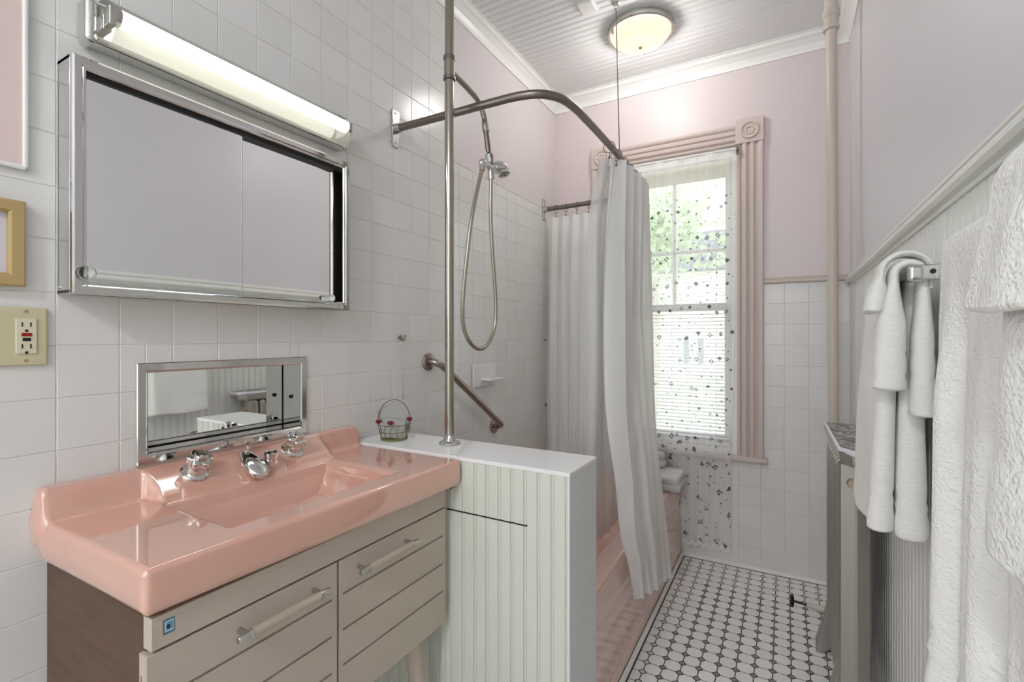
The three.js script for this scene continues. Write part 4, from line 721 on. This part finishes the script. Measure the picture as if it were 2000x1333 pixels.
// ---------- radiator and pipes ----------
{
  const t = thing('radiator', [1.5, 0, -2.08], 'silver painted column radiator standing along the right wall under a speckled stone shelf', 'radiator');
  const zn = -1.855, zf = -2.315, n = 9, pitch = (zn - zf) / n;
  for (let i = 0; i < n; i++) {
    const z = zf + (i + 0.5) * pitch, hz = pitch / 2 - 0.004, g = [];
    for (const x of [1.474, 1.506, 1.537]) g.push(new THREE.CylinderGeometry(0.0135, 0.0135, 0.66, 14, 1).scale(1, 1, 1.5).translate(x, 0.475, z));
    g.push(box(1.462, 1.549, 0.09, 0.17, z - hz - 0.001, z + hz + 0.001, 0.02, 3), box(1.462, 1.549, 0.785, 0.845, z - hz - 0.001, z + hz + 0.001, 0.022, 3));
    part(t, 'section', g, M.silver);
  }
  // near end: plain chamfered casting
  const sh = new THREE.Shape([[1.462, 0], [1.47, 0.012], [1.505, 0.02], [1.512, 0.02], [1.545, 0.008], [1.55, 0], [1.55, -0.016], [1.462, -0.016]].map(([x, z]) => new THREE.Vector2(x, -z)));
  part(t, 'end_casting', [new THREE.ExtrudeGeometry(sh, { depth: 0.75, bevelEnabled: false }).rotateX(-Math.PI / 2).translate(0, 0.095, zn + 0.002)], M.silver);
  for (const z of [zn - 0.03, zf + 0.03]) for (const s of [-1, 1]) {
    const xo = s < 0 ? 1.428 : 1.572, xi = s < 0 ? 1.482 : 1.53;
    const leg = new THREE.Shape([[xi, 0.17], [xi - s * 0.02, 0.1], [xi + s * 0.005, 0.03], [xo - s * 0.02, 0], [xo, 0], [xo, 0.025], [lerp(xo, xi, 0.35), 0.09], [lerp(xo, xi, 0.6), 0.15], [lerp(xo, xi, 0.7), 0.2]].map((p) => new THREE.Vector2(...p)));
    part(t, 'leg', [new THREE.ExtrudeGeometry(leg, { depth: 0.045, bevelEnabled: true, bevelSize: 0.005, bevelThickness: 0.006, bevelSegments: 2 }).translate(0, 0.005, z - 0.022)], M.silver);
  }
  part(t, 'plug', [cyl([1.5, 0.79, zn + 0.018], [1.5, 0.79, zn + 0.04], 0.017, 0.014, 8)], M.brass);
  // valve
  const vz = -2.36, vy = 0.125;
  const vb = part(t, 'valve', [cyl([1.505, vy, vz + 0.05], [1.505, vy, vz - 0.01], 0.017), cyl([1.5, vy, vz], [1.425, vy, vz], 0.017, 0.014, 10), cyl([1.43, vy, vz], [1.395, vy + 0.004, vz], 0.0135, 0.0115, 8), ball([1.5, vy, vz], 0.022), cyl([1.5, vy, vz], [1.5, 0.002, vz], 0.013), lathe([[0.0, 0.0], [0.024, 0], [0.022, 0.006], [0.014, 0.008]], [1.5, 0.002, vz], [0, 1, 0], 20)], M.pipe);
  part(vb, 'stem', [cyl([1.4, vy + 0.003, vz], [1.345, vy + 0.006, vz], 0.0045)], M.black);
  part(vb, 'handwheel', [lathe([[0, -0.008], [0.012, -0.008], [0.022, -0.006], [0.026, 0], [0.022, 0.006], [0.012, 0.008], [0, 0.008]], [1.342, vy + 0.006, vz], [1, 0, 0], 24)], M.black);
}
{
  const sl = thing('stone_shelf', [1.52, 0.848, -2.06], 'grey speckled stone shelf with a pale moulded edge, on top of the radiator', 'shelf');
  const P = [[1.452, -2.33], [1.46, -1.815], [1.492, -1.775], [1.565, -1.772], [1.586, -1.8], [1.586, -2.33]];
  const shape = (k) => new THREE.Shape(P.map(([x, z]) => new THREE.Vector2(1.53 + (x - 1.53) * k[0], 2.07 + (-z - 2.07) * k[1])));
  part(sl, 'slab', [new THREE.ExtrudeGeometry(shape([0.9, 0.975]), { depth: 0.001, bevelEnabled: false }).rotateX(-Math.PI / 2).translate(0, 0.902, 0)], M.stone);
  part(sl, 'bevelled_edge', [new THREE.ExtrudeGeometry(shape([0.86, 0.965]), { depth: 0.008, bevelEnabled: true, bevelSize: 0.008, bevelThickness: 0.006, bevelSegments: 3 }).rotateX(-Math.PI / 2).translate(0, 0.8885, 0)], M.stoneEdge);
  const mould = [[1.0, 0.0], [0.96, 0.008], [0.94, 0.02], [0.82, 0.03], [0.7, 0.04]];
  const body = []; mould.forEach(([k, d], i) => { if (i < 4) body.push(new THREE.ExtrudeGeometry(shape([lerp(1, k, 0.9) * 0.97, lerp(1, k, 0.25) * 0.985]), { depth: 0.011, bevelEnabled: false }).rotateX(-Math.PI / 2).translate(0, 0.88 - i * 0.0105, 0)); });
  part(sl, 'moulding', body, M.silver);
}
{
  const t = thing('riser_pipe', [1.5, 0, -2.52], 'beige painted heating pipe running from floor to ceiling beside the radiator', 'pipe');
  part(t, 'pipe', cyl([1.503, 0.002, -2.52], [1.492, 2.63, -2.52], 0.021, 0.0215, 24), M.pipe);
  part(t, 'upper_pipe', cyl([1.491, 2.63, -2.52], [1.49, H - 0.001, -2.52], 0.026, 0.026, 24), M.pipe);
  part(t, 'coupling', [lathe([[0.021, -0.055], [0.031, -0.052], [0.032, -0.04], [0.028, -0.034], [0.028, 0.0], [0.033, 0.006], [0.033, 0.03], [0.026, 0.034]], [1.491, 2.64, -2.52], [0, 1, 0], 24)], M.pipe);
}
// ---------- towels on the right wall ----------
function drape(o) { // thick cloth hung over a bar that runs along z; cross-section swept along z
  const { xb, yb, r, tf, tb, tt = 0, yf, yk, z0, z1, sf = 0, skb = 0, folds = 0, k = 1, waves = 0, nz = 40, band = [], lean = 0, seedv = 0, hemBulge = 0.004 } = o;
  const ER = o.er ?? 0.016, NS = 90, arc = Math.PI * r, lf = yb - yf, lk = yb - yk, tot = lf + arc + lk;
  const line = (s) => { const d = s * tot; if (d < lf) return [xb - r - sf * (1 - d / lf), yf + d, -1, 0, 1 - d / lf]; if (d < lf + arc) { const a = (d - lf) / r; return [xb - r * Math.cos(a), yb + r * Math.sin(a), -Math.cos(a), Math.sin(a), 0]; } const q = d - lf - arc; return [xb + r + skb * q / lk, yb - q, 1, 0, q / lk]; };
  const loopN = NS * 2 + 12;
  const pt = (i, w) => {
    const z = lerp(z0, z1, w), end = Math.min(w, 1 - w) * Math.abs(z1 - z0), cap = end < ER ? Math.sqrt(Math.max(0, 1 - Math.pow(1 - end / ER, 2))) : 1;
    let s, side, tip = 0;
    if (i <= NS) { s = i / NS; side = 1; } else if (i < NS + 6) { s = 1; side = Math.cos((i - NS) / 6 * Math.PI); tip = Math.sin((i - NS) / 6 * Math.PI); } else if (i <= NS * 2 + 6) { s = 1 - (i - NS - 6) / NS; side = -1; } else { s = 0; side = -Math.cos((i - NS * 2 - 6) / 6 * Math.PI); tip = Math.sin((i - NS * 2 - 6) / 6 * Math.PI); }
    const c = line(s), front = c[2] < 0, dn = c[4], t1 = lerp(tf, tb, sstep(0.35, 0.65, s)), th = (tt ? lerp(tt, t1, sstep(0.0, 0.5, dn)) : t1) / 2;
    let bulge = 1; for (const [yy, hw, dd] of band) if (dn > 0) bulge += dd * Math.exp(-Math.pow((c[1] - yy) / hw, 2));
    const f = (Math.sin(z * folds + seedv + 0.5 * Math.sin(c[1] * 4 + seedv)) * 0.6 + Math.sin(z * folds * 1.9 + 2 + seedv) * 0.4) * waves * sstep(0, 0.35, dn) * (front ? 1 : 0.4);
    const puff = 1 + 0.1 * Math.sin(z * 31 + c[1] * 12 + seedv) * sstep(0, 0.3, dn);
    const off = side * th * bulge * puff * cap;
    const fr = lean * (front ? dn : 0);
    return [c[0] + c[2] * off + f, c[1] + c[3] * off - tip * th * (o.tip ?? 0.9) * cap + (front ? 0.004 : 0) * Math.sin(z * 23 + seedv) * dn, z + (0.5 - w) * 0.0 + fr * 1, s * tot, z];
  };
  const g = grid(loopN, nz, (u, v) => pt(Math.round(u * loopN), 0.5 - 0.5 * Math.cos(Math.PI * v)));
  return g;
}
const BX = 1.533, BY = 1.372;
{ // far bar with its bracket
  const t = thing('towel_bar', [1.56, BY, -1.5], 'chrome towel bar holding the small stack of hand towels on the right wall', 'towel bar');
  part(t, 'bar', box(BX - 0.004, BX + 0.004, BY - 0.006, BY + 0.006, -1.655, -1.222, 0.003), M.chrome);
  part(t, 'bracket', [box(BX - 0.006, BX + 0.02, BY - 0.016, BY + 0.018, -1.236, -1.212, 0.008, 3), box(BX + 0.01, W + 0.0005, BY - 0.014, BY + 0.017, -1.226, -1.214, 0.003)], M.chrome);
  part(t, 'bracket', box(BX - 0.004, W + 0.0005, BY - 0.014, BY + 0.014, -1.66, -1.642, 0.005), M.chrome);
  part(t, 'screw_hole', [lathe([[0.005, 0], [0.005, 0.001], [0, 0.001]], [BX + 0.032, BY + 0.003, -1.2138], [0, 0, 1], 12)], M.black);
}
{
  const near = -1.304;
  const a = thing('bath_towel', [BX, 0.8, -1.46], 'long white bath towel folded over the far chrome bar, lowest of that stack', 'towel');
  part(a, 'cloth', drape({ xb: BX + 0.002, yb: BY - 0.004, r: 0.017, tt: 0.024, tf: 0.04, tb: 0.05, yf: 0.825, yk: 0.82, z0: near, z1: -1.6, sf: 0.02, skb: 0.0, er: 0.02, tip: 0.45, waves: 0.003, folds: 22, band: [[0.9, 0.008, -0.1], [0.885, 0.005, 0.03], [0.87, 0.006, -0.08], [0.84, 0.03, 0.1]], nz: 60, seedv: 1 }), M.terryFine);
  const b = thing('hand_towel', [BX, 1.1, -1.27], 'white hand towel with ribbed bands gathered on the near end of the far bar', 'towel');
  part(b, 'cloth', drape({ xb: BX + 0.002, yb: BY + 0.002, r: 0.024, tt: 0.018, tf: 0.054, tb: 0.038, yf: 1.145, yk: 1.09, z0: -1.238, z1: -1.302, sf: 0.006, skb: 0.0, er: 0.02, tip: 0.3, waves: 0.003, folds: 60, band: [[1.215, 0.006, -0.06], [1.19, 0.012, 0.03], [1.168, 0.006, -0.07], [1.12, 0.03, 0.03]], nz: 40, seedv: 3 }), M.terryFine);
  const c = thing('wash_cloth', [BX, 1.29, -1.27], 'white wash cloth with a drooping corner on top of the hand towel', 'towel');
  part(c, 'cloth', drape({ xb: BX - 0.002, yb: BY + 0.006, r: 0.041, tt: 0.012, tf: 0.03, tb: 0.012, yf: 1.3, yk: 1.345, z0: -1.24, z1: -1.304, sf: 0.012, skb: -0.004, er: 0.02, tip: 0.4, waves: 0.003, folds: 44, nz: 36, seedv: 5 }), M.terryFine);
}
{ // near bar and the large towels
  const bx = 1.535, t = thing('towel_bar', [bx, BY, -0.62], 'chrome towel bar behind the large bath towel at the right edge', 'towel bar');
  part(t, 'bar', [box(bx - 0.004, bx + 0.004, BY - 0.006, BY + 0.006, -0.93, -0.28, 0.003)], M.chrome);
  for (const z of [-0.93, -0.28]) part(t, 'bracket', [box(bx - 0.005, W + 0.0005, BY - 0.014, BY + 0.014, z - 0.008, z + 0.008, 0.004)], M.chrome);
  const a = thing('bath_towel', [bx, 0.7, -0.62], 'large white terry bath towel with vertical folds hanging at the right edge', 'towel');
  part(a, 'cloth', drape({ xb: bx, yb: BY - 0.002, r: 0.018, tf: 0.018, tb: 0.018, yf: 0.7, yk: 0.8, z0: -0.905, z1: -0.3, sf: 0.012, skb: 0.0, waves: 0.017, folds: 46, band: [[0.85, 0.008, -0.35], [0.832, 0.006, 0.25], [0.815, 0.006, -0.25], [0.77, 0.035, 0.4]], nz: 150, seedv: 0.6 }), M.terry);
  const b = thing('hand_towel', [bx, 1.05, -0.5], 'white hand towel laid over the large bath towel at the right edge', 'towel');
  part(b, 'cloth', drape({ xb: bx, yb: BY + 0.0, r: 0.041, tf: 0.014, tb: 0.008, yf: 1.065, yk: 1.2, z0: -0.57, z1: -0.3, sf: 0.018, waves: 0.006, folds: 30, band: [[1.15, 0.014, -0.25], [1.1, 0.03, 0.35]], nz: 70, seedv: 2.2 }), M.terry);
  const c = thing('wash_cloth', [bx, 1.27, -0.5], 'white wash cloth with a pointed corner on top of the towels at the right edge', 'towel');
  part(c, 'cloth', drape({ xb: bx, yb: BY + 0.0, r: 0.054, tf: 0.011, tb: 0.006, yf: 1.275, yk: 1.3, z0: -0.6, z1: -0.3, sf: 0.016, waves: 0.006, folds: 34, nz: 70, seedv: 4.1 }), M.terry);
}
renderer.render(scene, camera);
